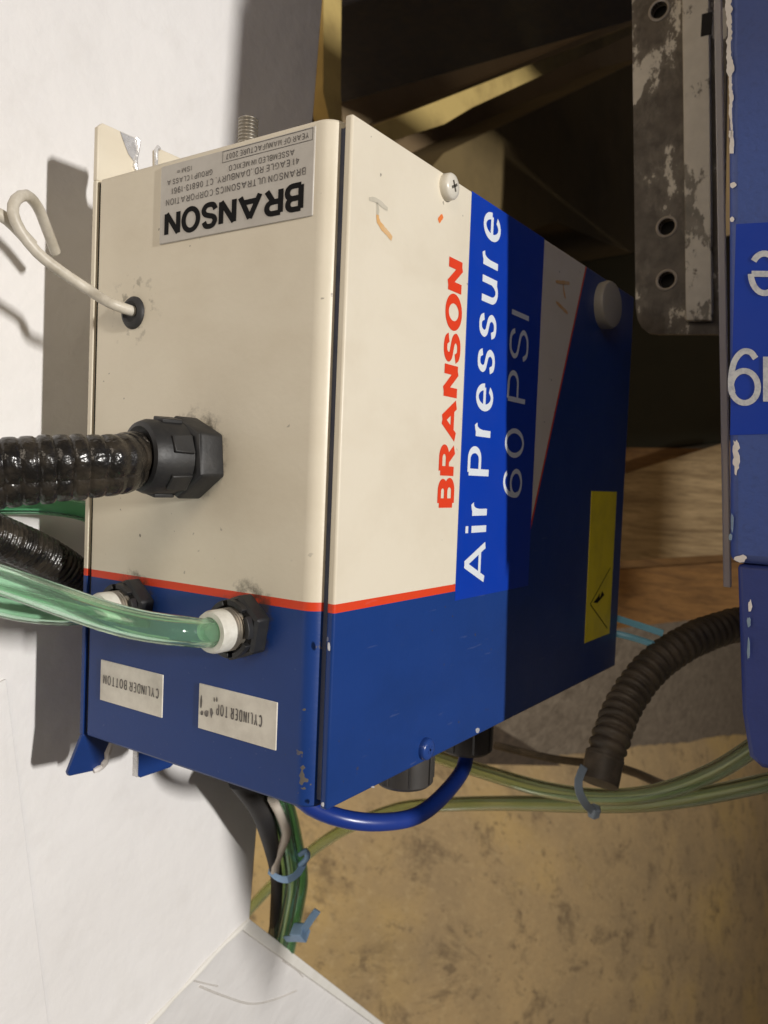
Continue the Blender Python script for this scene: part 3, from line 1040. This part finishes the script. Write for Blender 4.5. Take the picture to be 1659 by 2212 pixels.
# ===========================================================================
# PUSH-IN FITTINGS AND TUBES
# ===========================================================================
def fitting(cy_, cz_, label, sc=1.0):
    f = empty('push_in_fitting', (0, cy_, cz_), label, 'tube fitting', 'push-in fittings on the side of the control box')
    hx = MB().lathe((0.0002, cy_, cz_), (-1, 0, 0), [(0, 0.0120 * sc), (0.0058, 0.0120 * sc), (0.0070, 0.0108 * sc)], 6, phase=0.35)
    obj('hex_nut', hx, 'black', f, bevel=0.0007)
    ring = MB()
    for k in range(6):
        a0 = 2 * math.pi * (k + 0.12) / 6 + 0.35
        a1 = 2 * math.pi * (k + 0.88) / 6 + 0.35
        pts = []
        for q in range(7):
            a = a0 + (a1 - a0) * q / 6
            pts.append((-0.0068, cy_ + math.cos(a) * 0.0102 * sc, cz_ + math.sin(a) * 0.0102 * sc))
        for q in range(7):
            a = a1 + (a0 - a1) * q / 6
            pts.append((-0.0068, cy_ + math.cos(a) * 0.0082 * sc, cz_ + math.sin(a) * 0.0082 * sc))
        ring.prism(pts, (-0.0026, 0, 0))
    obj('castle_ring', ring, 'black', f, bevel=0.0003)
    th = [(0.006, 0.0070 * sc)]
    for k in range(4):
        th += [(0.0072 + k * 0.0012, 0.0070 * sc), (0.0076 + k * 0.0012, 0.0075 * sc), (0.0080 + k * 0.0012, 0.0075 * sc)]
    th += [(0.0122, 0.0070 * sc)]
    obj('thread', MB().lathe((0, cy_, cz_), (-1, 0, 0), th, 32), 'zinc', f, sharp=25)
    cl = MB().lathe((-0.0118, cy_, cz_), (-1, 0, 0), [(0, 0.0074 * sc), (0.0045, 0.0074 * sc), (0.0058, 0.0069 * sc), (0.0060, 0.0052 * sc), (0.0045, 0.0046 * sc)], 36)
    obj('release_collar', cl, 'collar', f)
    return f


fA = onp(532, 1352, 'x', 0.0)
fB = onp(292, 1312, 'x', 0.0)
fitting(fA.y, fA.z, 'black hex push-in fitting with white collar nearest the front cover, on blue paint')
fitting(fB.y, fB.z, 'black hex push-in fitting with white collar nearer the table, partly behind a green tube')


def hose(name, pts, r, mat, label, cat, group=None, hollow=True, seg=20, step=0.004):
    P = spline(pts, step)
    mb = MB().tube(P, r, seg, caps=not hollow)
    if hollow:
        mb2 = MB().tube(P, r * 0.66, seg, caps=False)
        k = len(mb.v)
        mb.v += mb2.v
        mb.f += [tuple(reversed([i + k for i in f])) for f in mb2.f]
        mb.mi += mb2.mi
        nP = len(P)
        for base_ in (0, (nP - 1) * seg):
            for q in range(seg):
                q2 = (q + 1) % seg
                mb.f.append((base_ + q, base_ + q2, k + base_ + q2, k + base_ + q))
                mb.mi.append(0)
    return obj(name, mb, mat, None, label, cat, group)


GT = 'clear green air tubes at the side of the control box'
rA = 0.0050
hose('green_air_tube', [(-0.006, fA.y, fA.z), (-0.018, fA.y + 0.0004, fA.z - 0.0002), dep(400, 1364, 0.267), dep(320, 1354, 0.264), dep(230, 1332, 0.263), dep(120, 1294, 0.266), dep(0, 1252, 0.272), dep(-120, 1215, 0.28)], rA, 'green', 'clear green air tube curving left from the fitting nearest the front cover', 'tube', GT)
hose('green_air_tube', [(-0.010, fB.y, fB.z), (-0.022, fB.y + 0.001, fB.z), dep(215, 1318, 0.312), dep(150, 1322, 0.300), dep(70, 1316, 0.290), dep(0, 1302, 0.285), dep(-120, 1270, 0.28)], rA, 'green', 'clear green air tube from the fitting nearer the table, lower one at the left edge', 'tube', GT)
hose('green_air_tube', [dep(240, 1140, 0.372), dep(185, 1105, 0.365), dep(100, 1090, 0.352), dep(0, 1088, 0.34), dep(-100, 1092, 0.33)], 0.0046, 'green3', 'dark green air tube running behind the box just below the big black conduit', 'tube', GT)

# ===========================================================================
# CONDUITS
# ===========================================================================
def ribbed(path, r0, pitch, amp, step, seg=28, duty=0.62, jit=0.12, **kw):
    rj = [random.uniform(1 - jit, 1 + jit) for _ in range(400)]
    P = spline(path, step)
    sacc = [0.0]
    for i in range(1, len(P)):
        sacc.append(sacc[-1] + (P[i] - P[i - 1]).length)

    def rad(i, s_):
        t_ = (s_ / pitch) % 1.0
        if t_ < duty:
            return r0 + amp * rj[int(s_ / pitch) % 400] * abs(math.sin(math.pi * t_ / duty)) ** (0.45 if duty < 0.8 else 0.25)
        return r0
    return MB().tube(P, rad, seg, **kw)


nc = onp(428, 990, 'x', 0.0)
cd = empty('flexible_conduit', (0, nc.y, nc.z), 'thick glossy black corrugated conduit with gland nut, leaving the cream side towards the left edge', 'conduit')
ax = Vector((-1, 0.16, -0.015)).normalized()
c0 = Vector((0, nc.y, nc.z))
pth = [c0 + ax * 0.014, c0 + ax * 0.026, dep(250, 992, 0.272), dep(130, 996, 0.262), dep(0, 1003, 0.254), dep(-120, 1018, 0.248)]
obj('corrugated_sleeve', ribbed(pth, 0.0078, 0.0050, 0.0007, 0.0005, duty=0.84, jit=0.35), 'loom', cd, sharp=60)
off = Vector((0.001, 0.001, -0.0038))
pth2 = [p + off * (0.7 + 0.25 * i) for i, p in enumerate(pth)]
obj('overlap_lip', ribbed(pth2, 0.0070, 0.0050, 0.0007, 0.0005, duty=0.84, jit=0.35), 'loom', cd, sharp=60)
hx = MB().lathe(c0 + Vector((0.0003, 0, 0)), (-1, 0, 0), [(0, 0.0152), (0.0100, 0.0152), (0.0118, 0.0138)], 6, phase=0.62)
obj('hex_nut', hx, 'black', cd, bevel=0.0009)
hb = MB().lathe(c0, ax, [(0.010, 0.0132), (0.0215, 0.0132), (0.0240, 0.0122), (0.0246, 0.0106), (0.0236, 0.0090)], 40)
obj('gland_body', hb, 'black', cd)
for k in range(6):
    a = 2 * math.pi * k / 6 + 0.35
    u_ = ax.cross(Vector((0, 0, 1))).normalized()
    w_ = ax.cross(u_)
    q = u_ * math.cos(a) + w_ * math.sin(a)
    t_ = ax.cross(q)
    o_ = c0 + ax * 0.0105 + q * 0.0126
    obj('grip_lug', MB().prism([o_ - t_ * 0.0035, o_ + t_ * 0.0035, o_ + t_ * 0.0031 + ax * 0.0080, o_ - t_ * 0.0031 + ax * 0.0080], q * 0.0016), 'black', cd, bevel=0.0004)

lo = ribbed([dep(260, 1330, 0.40), dep(200, 1275, 0.385), dep(110, 1210, 0.36), dep(0, 1160, 0.335), dep(-110, 1120, 0.31)], 0.0080, 0.0029, 0.0010, 0.0004)
obj('flexible_conduit', lo, 'loom', None, 'black finely ribbed conduit going behind the box below the thick one', 'conduit', sharp=60)

# ===========================================================================
# WHITE CABLE
# ===========================================================================
wc = empty('white_signal_cable', (0, gp.y, gp.z), 'grubby white cable from the grommet, looping back on itself at the left', 'cable')
cabp = [(0.002, gp.y - 0.001, gp.z), (-0.010, gp.y + 0.002, gp.z + 0.0022), dep(190, 625, 0.318), dep(130, 585, 0.310), dep(80, 545, 0.304), dep(45, 500, 0.300), dep(28, 460, 0.298), dep(34, 432, 0.300), dep(58, 422, 0.306), dep(82, 448, 0.316), dep(100, 492, 0.326), dep(120, 545, 0.336)]
obj('sheath', MB().tube(spline(cabp, 0.003), 0.0021, 16), 'cable', wc)
obj('second_strand', MB().tube(spline([dep(70, 530, 0.309), dep(30, 487, 0.303), dep(0, 464, 0.30), dep(-60, 440, 0.296)], 0.003), 0.0023, 16), 'cable', wc)

# ===========================================================================
# TUBE BUNDLE BELOW THE BOX
# ===========================================================================
BG = 'tubes bundled below the control box'
for k, (ox, od, m_, lab) in enumerate(((-18, 0.000, 'green', 'left tube of the green bundle tied below the box'), (2, -0.006, 'green', 'middle tube of the green bundle tied below the box'), (20, 0.000, 'green3', 'right tube of the green bundle tied below the box'))):
    hose('green_air_tube', [dep(585 + ox * 0.7, 1690, 0.44 + od), dep(608 + ox * 0.8, 1760, 0.46 + od), dep(624 + ox * 0.9, 1840, 0.49 + od), dep(630 + ox, 1900, 0.51 + od), dep(622 + ox, 1960, 0.535 + od), dep(606 + ox, 2040, 0.565 + od), dep(590 + ox, 2110, 0.60 + od), dep(575 + ox, 2200, 0.66 + od)], 0.0046, m_, lab, 'tube', BG)
obj('black_cable', MB().tube(spline([dep(520, 1680, 0.43), dep(560, 1740, 0.445), dep(580, 1800, 0.462), dep(592, 1860, 0.485), dep(598, 1905, 0.503), dep(596, 1960, 0.53), dep(590, 2060, 0.58)], 0.006), lambda i, s_: 0.0072 - 0.0035 * min(1, s_ / 0.09), 16), 'rubber', None, 'tapering black cable beside the green tube bundle below the box', 'cable')
obj('beige_wire', MB().tube(spline([dep(588, 1725, 0.435), dep(608, 1765, 0.45), dep(618, 1800, 0.462), dep(606, 1835, 0.474), dep(596, 1862, 0.482), dep(594, 1888, 0.492)], 0.004), 0.0027, 12), 'whitewire', None, 'thin beige wire waving in front of the green tube bundle', 'wire')


def strap(name, pts, w_, th, mat, label, extra=None):
    t_ = empty(name, pts[len(pts) // 2], label, 'cable tie', 'nylon cable ties')
    P = spline(pts, 0.003)
    mb = MB()
    fwd = ray(CX, CY).normalized()
    vs = []
    for i, p in enumerate(P):
        d_ = (P[min(i + 1, len(P) - 1)] - P[max(0, i - 1)]).normalized()
        s_ = d_.cross(fwd).normalized() * w_ / 2
        b_ = fwd * th / 2
        vs += [p - s_ - b_, p + s_ - b_, p + s_ + b_, p - s_ + b_]
    fs = []
    for i in range(len(P) - 1):
        for k in range(4):
            k2 = (k + 1) % 4
            fs.append((4 * i + k, 4 * i + k2, 4 * i + 4 + k2, 4 * i + 4 + k))
    fs += [(3, 2, 1, 0), tuple(4 * (len(P) - 1) + k for k in range(4))]
    mb.add(vs, fs)
    obj('strap', mb, mat, t_, bevel=0.0003)
    if extra:
        for nm, m_b in extra:
            obj(nm, m_b, mat, t_, bevel=0.0005)
    return t_


tail = MB().tube(spline([dep(648, 1870, 0.488), dep(664, 1852, 0.486), dep(660, 1838, 0.484), dep(645, 1846, 0.484)], 0.002), 0.0018, 10)
strap('cable_tie', [dep(580, 1880, 0.492), dep(600, 1896, 0.484), dep(622, 1900, 0.480), dep(645, 1885, 0.484), dep(658, 1858, 0.490)], 0.0042, 0.0012, 'ziptie', 'light blue cable tie hugging the green bundle just below the box', [('tail', tail)])
head2 = MB()
hc = dep(648, 2015, 0.53)
head2.lathe(hc, (0.35, 0.1, 0.25), [(-0.004, 0.0035), (-0.004, 0.0062), (0.004, 0.0062), (0.005, 0.0045)], 4, phase=0.5)
strap('cable_tie', [dep(615, 2028, 0.545), dep(640, 2026, 0.532), dep(655, 2010, 0.528), dep(672, 1985, 0.524), dep(686, 1966, 0.522)], 0.0046, 0.0016, 'ziptie', 'blue cable tie with its tail pointing up, by the edge of the white flap', [('head', head2)])

# ===========================================================================
# TUBES UNDER THE RIGHT SIDE
# ===========================================================================
obj('blue_air_tube', MB().tube(spline([(0.170, 0.034, -0.024), dep(1003, 1655, 0.432), dep(960, 1715, 0.405), dep(900, 1762, 0.385), dep(820, 1776, 0.37), dep(740, 1768, 0.362), dep(672, 1742, 0.36), dep(630, 1705, 0.36)], 0.004), 0.0040, 20), 'bluetube', None, 'royal blue air tube sagging from the dark port below the blue front', 'tube')
RG = 'green tubes hanging between the two machines'
hose('green_air_tube', [dep(905, 1620, 0.66), dep(960, 1640, 0.62), dep(1060, 1672, 0.57), dep(1180, 1706, 0.53), dep(1300, 1722, 0.50), dep(1420, 1712, 0.475), dep(1540, 1668, 0.455), dep(1640, 1606, 0.44), dep(1720, 1550, 0.43)], 0.0052, 'green2', 'upper of two green tubes below the box, rising to the blue machine', 'tube', RG)
hose('green_air_tube', [dep(520, 1985, 0.78), dep(600, 1900, 0.75), dep(720, 1805, 0.71), dep(850, 1750, 0.66), dep(960, 1738, 0.62), dep(1100, 1735, 0.575), dep(1250, 1738, 0.53), dep(1380, 1736, 0.50), dep(1500, 1722, 0.475), dep(1659, 1690, 0.45), dep(1760, 1665, 0.44)], 0.0052, 'green2', 'long olive green tube running level under the box from the table to the right edge', 'tube', RG)
obj('thin_black_cable', MB().tube(spline([dep(1070, 1610, 0.9), dep(1200, 1640, 0.85), dep(1330, 1655, 0.8), dep(1420, 1690, 0.76), dep(1500, 1720, 0.73)], 0.02), 0.0042, 10), 'loom2', None, 'thin dark cable lying behind the hanging green tubes', 'cable')

rc = ribbed([dep(1760, 1310, 0.56), dep(1650, 1338, 0.55), dep(1570, 1355, 0.54), dep(1490, 1385, 0.525), dep(1410, 1440, 0.51), dep(1350, 1520, 0.495), dep(1318, 1600, 0.48), dep(1302, 1650, 0.475)], 0.0096, 0.0060, 0.0019, 0.0006, duty=0.7)
rb = empty('ribbed_conduit', dep(1302, 1650, 0.475), 'dusty black ribbed conduit bending down from the blue machine to the green tubes', 'conduit')
obj('sleeve', rc, 'loom2', rb, sharp=60)
cuff = MB().tube(spline([dep(1307, 1628, 0.477), dep(1300, 1665, 0.473), dep(1294, 1692, 0.470)], 0.004), 0.0110, 28)
obj('end_cuff', cuff, 'loom2', rb)
t3 = MB()
t3.lathe(dep(1283, 1752, 0.47), (0.3, 0.2, -1), [(-0.003, 0.003), (-0.002, 0.0042), (0.003, 0.0036), (0.0045, 0.0012)], 6)
strap('cable_tie', [dep(1262, 1655, 0.463), dep(1250, 1685, 0.460), dep(1252, 1712, 0.459), dep(1266, 1738, 0.462), dep(1282, 1752, 0.468)], 0.0046, 0.0014, 'ziptie3', 'grey blue cable tie hanging at the end of the dusty ribbed conduit', [('head', t3)])
tl2 = MB()
P_ = [dep(1300, 1362, 0.53), dep(1360, 1376, 0.525), dep(1412, 1392, 0.515)]
tl2.tube(spline(P_, 0.004), 0.0022, 8)
strap('cable_tie', [dep(1295, 1322, 0.54), dep(1340, 1338, 0.53), dep(1390, 1354, 0.52), dep(1432, 1368, 0.512)], 0.0042, 0.0014, 'ziptie2', 'cyan cable tie with two straight strands beside the ribbed conduit', [('second_strand', tl2)])

# ===========================================================================
# THE BLUE MACHINE ON THE RIGHT
# ===========================================================================
mc = empty('blue_machine', (0.6, FLOOR_Y, 0.9), 'blue enamelled machine housing with chipped left edge and bright blue label', 'machine')
B0 = onp(1574, 1215, 'x', 0.116)          # lower corner of the upper cover
B1 = onp(1571, 0, 'x', 0.098)
ed = (B1 - B0)
GA, GB = 0.60, 0.77            # slot left open so the ceiling light reaches the carton edges
B2 = B0 + ed * ((GA - B0.z) / ed.z)
up = Vector((0, -1, 0))
hh = 0.30
XF = 2.4
cover_poly = [B0, B2, Vector((1.05, B2.y, GA)), Vector((1.05, B2.y, GB)), Vector((XF, B2.y, GB)), Vector((XF, B2.y, 0.34)), Vector((1.15, B0.y, 0.30)), Vector((1.15, B0.y, B0.z))]  # beyond view the outline is shaped to shade the cartons, not the crate
obj('upper_cover', MB().prism(cover_poly, up * hh), 'machine', mc, bevel=0.0034, bseg=4)
C0 = onp(1592, 1217, 'x', B0.x + 0.002)
C1 = onp(1602, 1540, 'x', B0.x + 0.004)
C2 = onp(1618, 1636, 'x', B0.x + 0.004)
C3 = onp(1645, 1660, 'x', B0.x + 0.004)
C4 = onp(1720, 1672, 'x', B0.x + 0.004)
base_pts = [C0, C1, C2, C3, C4]
bs = MB().prism([tuple(p) for p in base_pts] + [(C4.x, -0.40, C4.z), (C0.x, -0.40, C0.z)], (0.5, 0, 0))
obj('lower_housing', bs, 'machine2', mc, bevel=0.0018)
# unseen slab added above the machine, outline cut to cast the table shadows
shade_pts = [(0.40, 0.02), (0.070, 0.01), (0.070, -0.066), (0.053, -0.0055), (0.05, 0.03), (0.135, 0.03), (0.135, 0.300), (0.036, 0.300), (0.042, 0.432), (0.058, 0.420), (0.058, GA), (1.05, GA), (1.05, GB), (XF, GB), (XF, 0.34), (1.15, 0.30), (1.15, 0.02)]
obj('unseen_shade_slab', MB().prism([(x, -0.36, z) for x, z in shade_pts], (0, -0.3, 0)), 'machine', mc)
obj('unseen_shade_block', MB().box((0.10, -0.62, GB + 0.004), (XF + 0.6, B2.y, 2.2)), 'machine', mc, bevel=0.003)  # unseen block added to keep direct light off the cartons
obj('column', MB().box((0.75, B2.y + 0.001, 0.80), (1.0, FLOOR_Y, 1.04)), 'castiron', mc, bevel=0.004)
# label with upside-down lettering
lx = B0.x


def mface(u, v, off):
    d_ = ed.normalized()
    # plane of the near face: contains the edge direction and the vertical
    nn = d_.cross(Vector((0, 1, 0))).normalized()
    if nn.x > 0:
        nn = -nn
    p0 = B0 + nn * off
    r_ = ray(u, v)
    return CAM + r_ * ((p0 - CAM).dot(nn) / r_.dot(nn)), nn


q = [mface(1590, 484, 0.0002)[0], mface(1700, 478, 0.0002)[0], mface(1710, 936, 0.0002)[0], mface(1577, 940, 0.0002)[0]]
nn = mface(1600, 600, 0)[1]
ml = obj('tape_label', MB().prism(q, -nn * 0.0003), 'bluelabel', mc)
dn = -ed.normalized()
tx = MB()


def mt(s_, u0, u1, v0, v1, bold=0.0):
    """rotated by 180 degrees: reads from the right to the left of the photo"""
    a = mface(u1, v0, 0.0004)[0]
    b = mface(u0, v0, 0.0004)[0]
    c_ = mface(u1, v1, 0.0004)[0]
    text(tx, s_, a, (b - a).normalized(), (c_ - a).normalized(), (b - a).length, (c_ - a).length, pen=0.0021)


mt('e', 1615, 1688, 541, 671, 0.0)
mt('9', 1572, 1644, 752, 878, 0.0)
mt('l', 1652, 1662, 764, 874, 0.0)
obj('lettering', tx, 'wornwhite', ml, smooth=False)


def mchip(pts, mat='primer'):
    P = [mface(u, v, 0.0003)[0] for u, v in pts]
    obj('paint_chip', MB().prism(P, nn * 0.00025), mat, mc, smooth=False)


# long ragged chip along the edge
Lp, Rp = [], []
wl, wr = 5.0, 5.0
v = -12.0
while v < 335:
    cxp = 1574 + 0.022 * v
    wl = min(8, max(2.5, wl + random.uniform(-2.2, 2.2)))
    wr = min(9, max(2.5, wr + random.uniform(-2.6, 2.6)))
    f_ = 1.0 if v < 230 else 0.62
    Lp.append((cxp - wl * f_, v))
    Rp.append((cxp + wr * f_, v + random.uniform(-1, 1)))
    v += random.uniform(2.6, 5.5)
mchip(Lp + Rp[::-1])


def blob(u, v, a, b, k=11, j=0.3):
    return [(u + a * math.cos(2 * math.pi * i / k) * random.uniform(1 - j, 1 + j), v + b * math.sin(2 * math.pi * i / k) * random.uniform(1 - j, 1 + j)) for i in range(k)]


mchip(blob(1583, 400, 7, 6))
mchip(blob(1582, 474, 5, 5))
mchip(blob(1579, 290, 5, 9))
mchip(blob(1589, 968, 7, 18, 15, 0.45))
mchip(blob(1591, 998, 7, 24, 15, 0.35))
mchip(blob(1600, 1206, 14, 7, 11, 0.35))
mchip(blob(1578, 1160, 4, 9), 'dullchip')
mchip(blob(1582, 1128, 3, 20), 'dullchip')
for (u, v, a, b, m_) in ((1620, 1310, 4, 14, 'primer'), (1618, 1345, 4, 12, 'dullchip'), (1617, 1400, 3, 26, 'dullchip')):
    P = [onp(x, y, 'x', B0.x + 0.0018) for x, y in blob(u, v, a, b)]
    obj('paint_chip', MB().prism(P, (-0.0002, 0, 0)), m_, mc, smooth=False)

# clear plastic guard strip between the machine and the bracket
a0, a1 = onp(1541, -20, 'x', 0.20), onp(1562, 1268, 'x', 0.20)
wv = 0.0034
gs = MB().prism([a0, a0 + Vector((0, -wv, 0)), a1 + Vector((0, -wv, 0)), a1], (0.003, 0, 0))
obj('guard_strip', gs, 'acrylic', None, 'clear plastic strip standing between the rusty bracket and the blue machine', 'plastic strip', bevel=0.0006)

# worn steel bracket with holes
bk = empty('worn_steel_bracket', (0.33, -0.02, 0.21), 'worn steel bracket with round holes and flaking cream paint', 'bracket')
XB = 0.32


def holed_plate(outline, holes, x0, x1, seg=20):
    """plate in a y-z plane with round holes, built with a filled curve"""
    cu = bpy.data.curves.new('c', 'CURVE')
    cu.dimensions = '2D'
    cu.fill_mode = 'BOTH'
    cu.extrude = (x1 - x0) / 2
    for pts in [outline] + [[(cy_ + r * math.cos(2 * math.pi * k / seg), cz_ + r * math.sin(2 * math.pi * k / seg)) for k in range(seg)] for cy_, cz_, r in holes]:
        sp = cu.splines.new('POLY')
        sp.points.add(len(pts) - 1)
        for p, (a, b) in zip(sp.points, pts):
            p.co = (a, b, 0, 1)
        sp.use_cyclic_u = True
    co = bpy.data.objects.new('c', cu)
    COL.objects.link(co)
    dg = bpy.context.evaluated_depsgraph_get()
    me = bpy.data.meshes.new_from_object(co.evaluated_get(dg))
    mb = MB().add([((x0 + x1) / 2 + v.co.z, v.co.x, v.co.y) for v in me.vertices], [tuple(p.vertices) for p in me.polygons])
    bpy.data.objects.remove(co)
    bpy.data.curves.remove(cu)
    bpy.data.meshes.remove(me)
    return mb


def yz(u, v, x=XB):
    p = onp(u, v, 'x', x)
    return (p.y, p.z)


pz_top = 0.60
tl = yz(1365, 0)
bl = yz(1373, 660)
sl = (tl[0] - bl[0]) / (tl[1] - bl[1])
outline = [(bl[0] + sl * (pz_top - bl[1]), pz_top), bl, yz(1377, 690), yz(1386, 708), yz(1400, 719), yz(1420, 722), yz(1560, 722), (yz(1545, 0)[0] + 0.0, pz_top)]
hol = []
for (u, v) in ((1440, 490), (1440, 605), (1424, 22)):
    a = yz(u, v)
    hol.append((a[0], a[1], 0.0052))
obj('plate', holed_plate(outline, hol, XB, XB + 0.004), 'bracket', bk, bevel=0.0006, sharp=30)
for (a, b, r) in hol:
    obj('hole_rim', MB().lathe((XB - 0.0004, a, b), (1, 0, 0), [(0, 0.0052), (-0.0004, 0.0060), (0, 0.0068), (0.001, 0.0068), (0.001, 0.0052), (0.006, 0.0052)], 28, cap0=False, cap1=False), 'steeledge', bk)
    obj('hole_bottom', MB().lathe((XB + 0.008, a, b), (1, 0, 0), [(0, 0.0075), (0.001, 0.0075)], 20), 'void', bk)
# raised strip along the plate
s0, s1 = yz(1481, 692, XB - 0.005), yz(1538, 692, XB - 0.005)
t0, t1 = yz(1473, 0, XB - 0.005), yz(1530, 0, XB - 0.005)
k_ = (pz_top - s0[1]) / (t0[1] - s0[1])
T0 = (s0[0] + (t0[0] - s0[0]) * k_, pz_top)
T1 = (s1[0] + (t1[0] - s1[0]) * k_, pz_top)
slot = yz(1527, 55, XB - 0.005)
obj('raised_strip', MB().prism([(XB - 0.005, *s0), (XB - 0.005, *s1), (XB - 0.005, *T1), (XB - 0.005, *T0)], (0.0048, 0, 0)), 'strip', bk, bevel=0.0006)
z0s, z1s = yz(1520, 78, XB - 0.005), yz(1530, 28, XB - 0.005)
obj('slot', MB().prism([(XB - 0.0056, slot[0] + 0.0032, z0s[1]), (XB - 0.0056, slot[0] - 0.0028, z0s[1]), (XB - 0.0056, slot[0] - 0.0028, z1s[1]), (XB - 0.0056, slot[0] + 0.0032, z1s[1])], (0.0008, 0, 0)), 'void', bk)

# ===========================================================================
# THINGS ON THE FLOOR BEHIND
# ===========================================================================
# wooden crate with vertical boards
XW = 1.55
cz0 = onp(1450, 985, 'x', XW).z
cz1 = onp(1450, 1205, 'x', XW).z
cz2 = onp(1450, 1322, 'x', XW).z
ytop = onp(1640, 1100, 'x', XW).y
wcr = empty('wooden_crate', (XW + 0.2, FLOOR_Y, (cz0 + cz2) / 2), 'weathered wooden crate standing on the floor behind the control box', 'crate')
pt = [onp(1325, 1030, 'x', XW), onp(1600, 945, 'x', XW), onp(1600, 1196, 'x', XW), onp(1325, 1212, 'x', XW)]


def board(pa, pb, xo, mat, tilt=0.0):
    """vertical board whose two long edges pass through the given points"""
    def ext(p, q, y_):
        t_ = (y_ - p.y) / (q.y - p.y)
        return (XW + xo, y_, p.z + (q.z - p.z) * t_)
    top_y = ytop + random.uniform(-0.01, 0.01)
    obj('board', MB().prism([ext(*pa, top_y), ext(*pb, top_y), ext(*pb, FLOOR_Y), ext(*pa, FLOOR_Y)], (0.022, 0.0, tilt)), mat, wcr, bevel=0.002)


def mid(i, j, f):
    return pt[i] + (pt[j] - pt[i]) * f


board((pt[1], pt[0]), (pt[2], pt[3]), 0.0, 'wood')
lo2 = [onp(1600, 1215, 'x', XW), onp(1325, 1232, 'x', XW), onp(1600, 1330, 'x', XW), onp(1325, 1362, 'x', XW)]
board((lo2[0], lo2[1]), (lo2[2], lo2[3]), 0.03, 'wood2')
obj('back_board', MB().box((XW + 0.06, ytop, pt[2].z - 0.15), (XW + 0.08, FLOOR_Y, pt[1].z - 0.02)), 'wood2', wcr)

# weathered beam lying on the floor
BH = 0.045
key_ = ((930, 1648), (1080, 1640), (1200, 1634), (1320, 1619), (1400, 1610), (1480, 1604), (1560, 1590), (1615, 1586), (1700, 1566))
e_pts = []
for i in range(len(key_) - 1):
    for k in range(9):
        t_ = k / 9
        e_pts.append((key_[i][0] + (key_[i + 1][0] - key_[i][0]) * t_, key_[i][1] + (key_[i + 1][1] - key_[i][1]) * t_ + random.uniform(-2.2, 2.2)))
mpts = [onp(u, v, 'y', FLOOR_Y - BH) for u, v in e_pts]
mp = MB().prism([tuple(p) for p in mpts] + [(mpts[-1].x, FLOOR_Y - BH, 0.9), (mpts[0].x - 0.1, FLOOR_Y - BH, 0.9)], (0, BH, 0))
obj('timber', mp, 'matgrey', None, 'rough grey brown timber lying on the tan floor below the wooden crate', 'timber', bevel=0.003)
# dark plank lying on the floor beside the mat
d0 = [onp(u, v, 'y', FLOOR_Y - 0.072) for u, v in ((1060, 1560), (1215, 1655), (960, 1650), (930, 1630))]
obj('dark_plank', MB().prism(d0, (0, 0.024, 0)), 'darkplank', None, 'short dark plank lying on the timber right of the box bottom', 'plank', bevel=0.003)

# kraft cartons beyond the table, in the shade of the machine
def slab(name, px, y, h, mat, label, cat, m2=None):
    P = [onp(u, v, 'y', y) for u, v in px]
    return P


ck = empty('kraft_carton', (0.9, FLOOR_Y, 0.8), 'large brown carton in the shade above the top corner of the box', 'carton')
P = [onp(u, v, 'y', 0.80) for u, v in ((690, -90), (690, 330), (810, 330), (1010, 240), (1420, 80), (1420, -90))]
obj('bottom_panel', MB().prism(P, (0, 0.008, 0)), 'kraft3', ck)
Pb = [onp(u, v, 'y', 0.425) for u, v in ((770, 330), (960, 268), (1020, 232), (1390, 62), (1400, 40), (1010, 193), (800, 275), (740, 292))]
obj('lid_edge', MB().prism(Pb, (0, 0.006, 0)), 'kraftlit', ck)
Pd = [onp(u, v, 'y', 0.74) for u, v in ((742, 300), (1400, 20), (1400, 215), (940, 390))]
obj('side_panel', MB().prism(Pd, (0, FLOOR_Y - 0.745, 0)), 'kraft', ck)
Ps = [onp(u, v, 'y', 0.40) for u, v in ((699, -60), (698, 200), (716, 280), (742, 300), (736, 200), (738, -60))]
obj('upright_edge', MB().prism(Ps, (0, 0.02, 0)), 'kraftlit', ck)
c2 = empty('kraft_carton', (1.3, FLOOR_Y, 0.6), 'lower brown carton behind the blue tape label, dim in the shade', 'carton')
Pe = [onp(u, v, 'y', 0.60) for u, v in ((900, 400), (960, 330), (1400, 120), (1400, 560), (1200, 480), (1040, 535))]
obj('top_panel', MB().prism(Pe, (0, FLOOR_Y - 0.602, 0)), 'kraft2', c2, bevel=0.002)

db = empty('added_dark_bin', (1.8, FLOOR_Y, 0.5), 'almost black bin added to darken the area beside the wooden crate', 'bin')  # added as a dark filler, to keep the area beside the crate black
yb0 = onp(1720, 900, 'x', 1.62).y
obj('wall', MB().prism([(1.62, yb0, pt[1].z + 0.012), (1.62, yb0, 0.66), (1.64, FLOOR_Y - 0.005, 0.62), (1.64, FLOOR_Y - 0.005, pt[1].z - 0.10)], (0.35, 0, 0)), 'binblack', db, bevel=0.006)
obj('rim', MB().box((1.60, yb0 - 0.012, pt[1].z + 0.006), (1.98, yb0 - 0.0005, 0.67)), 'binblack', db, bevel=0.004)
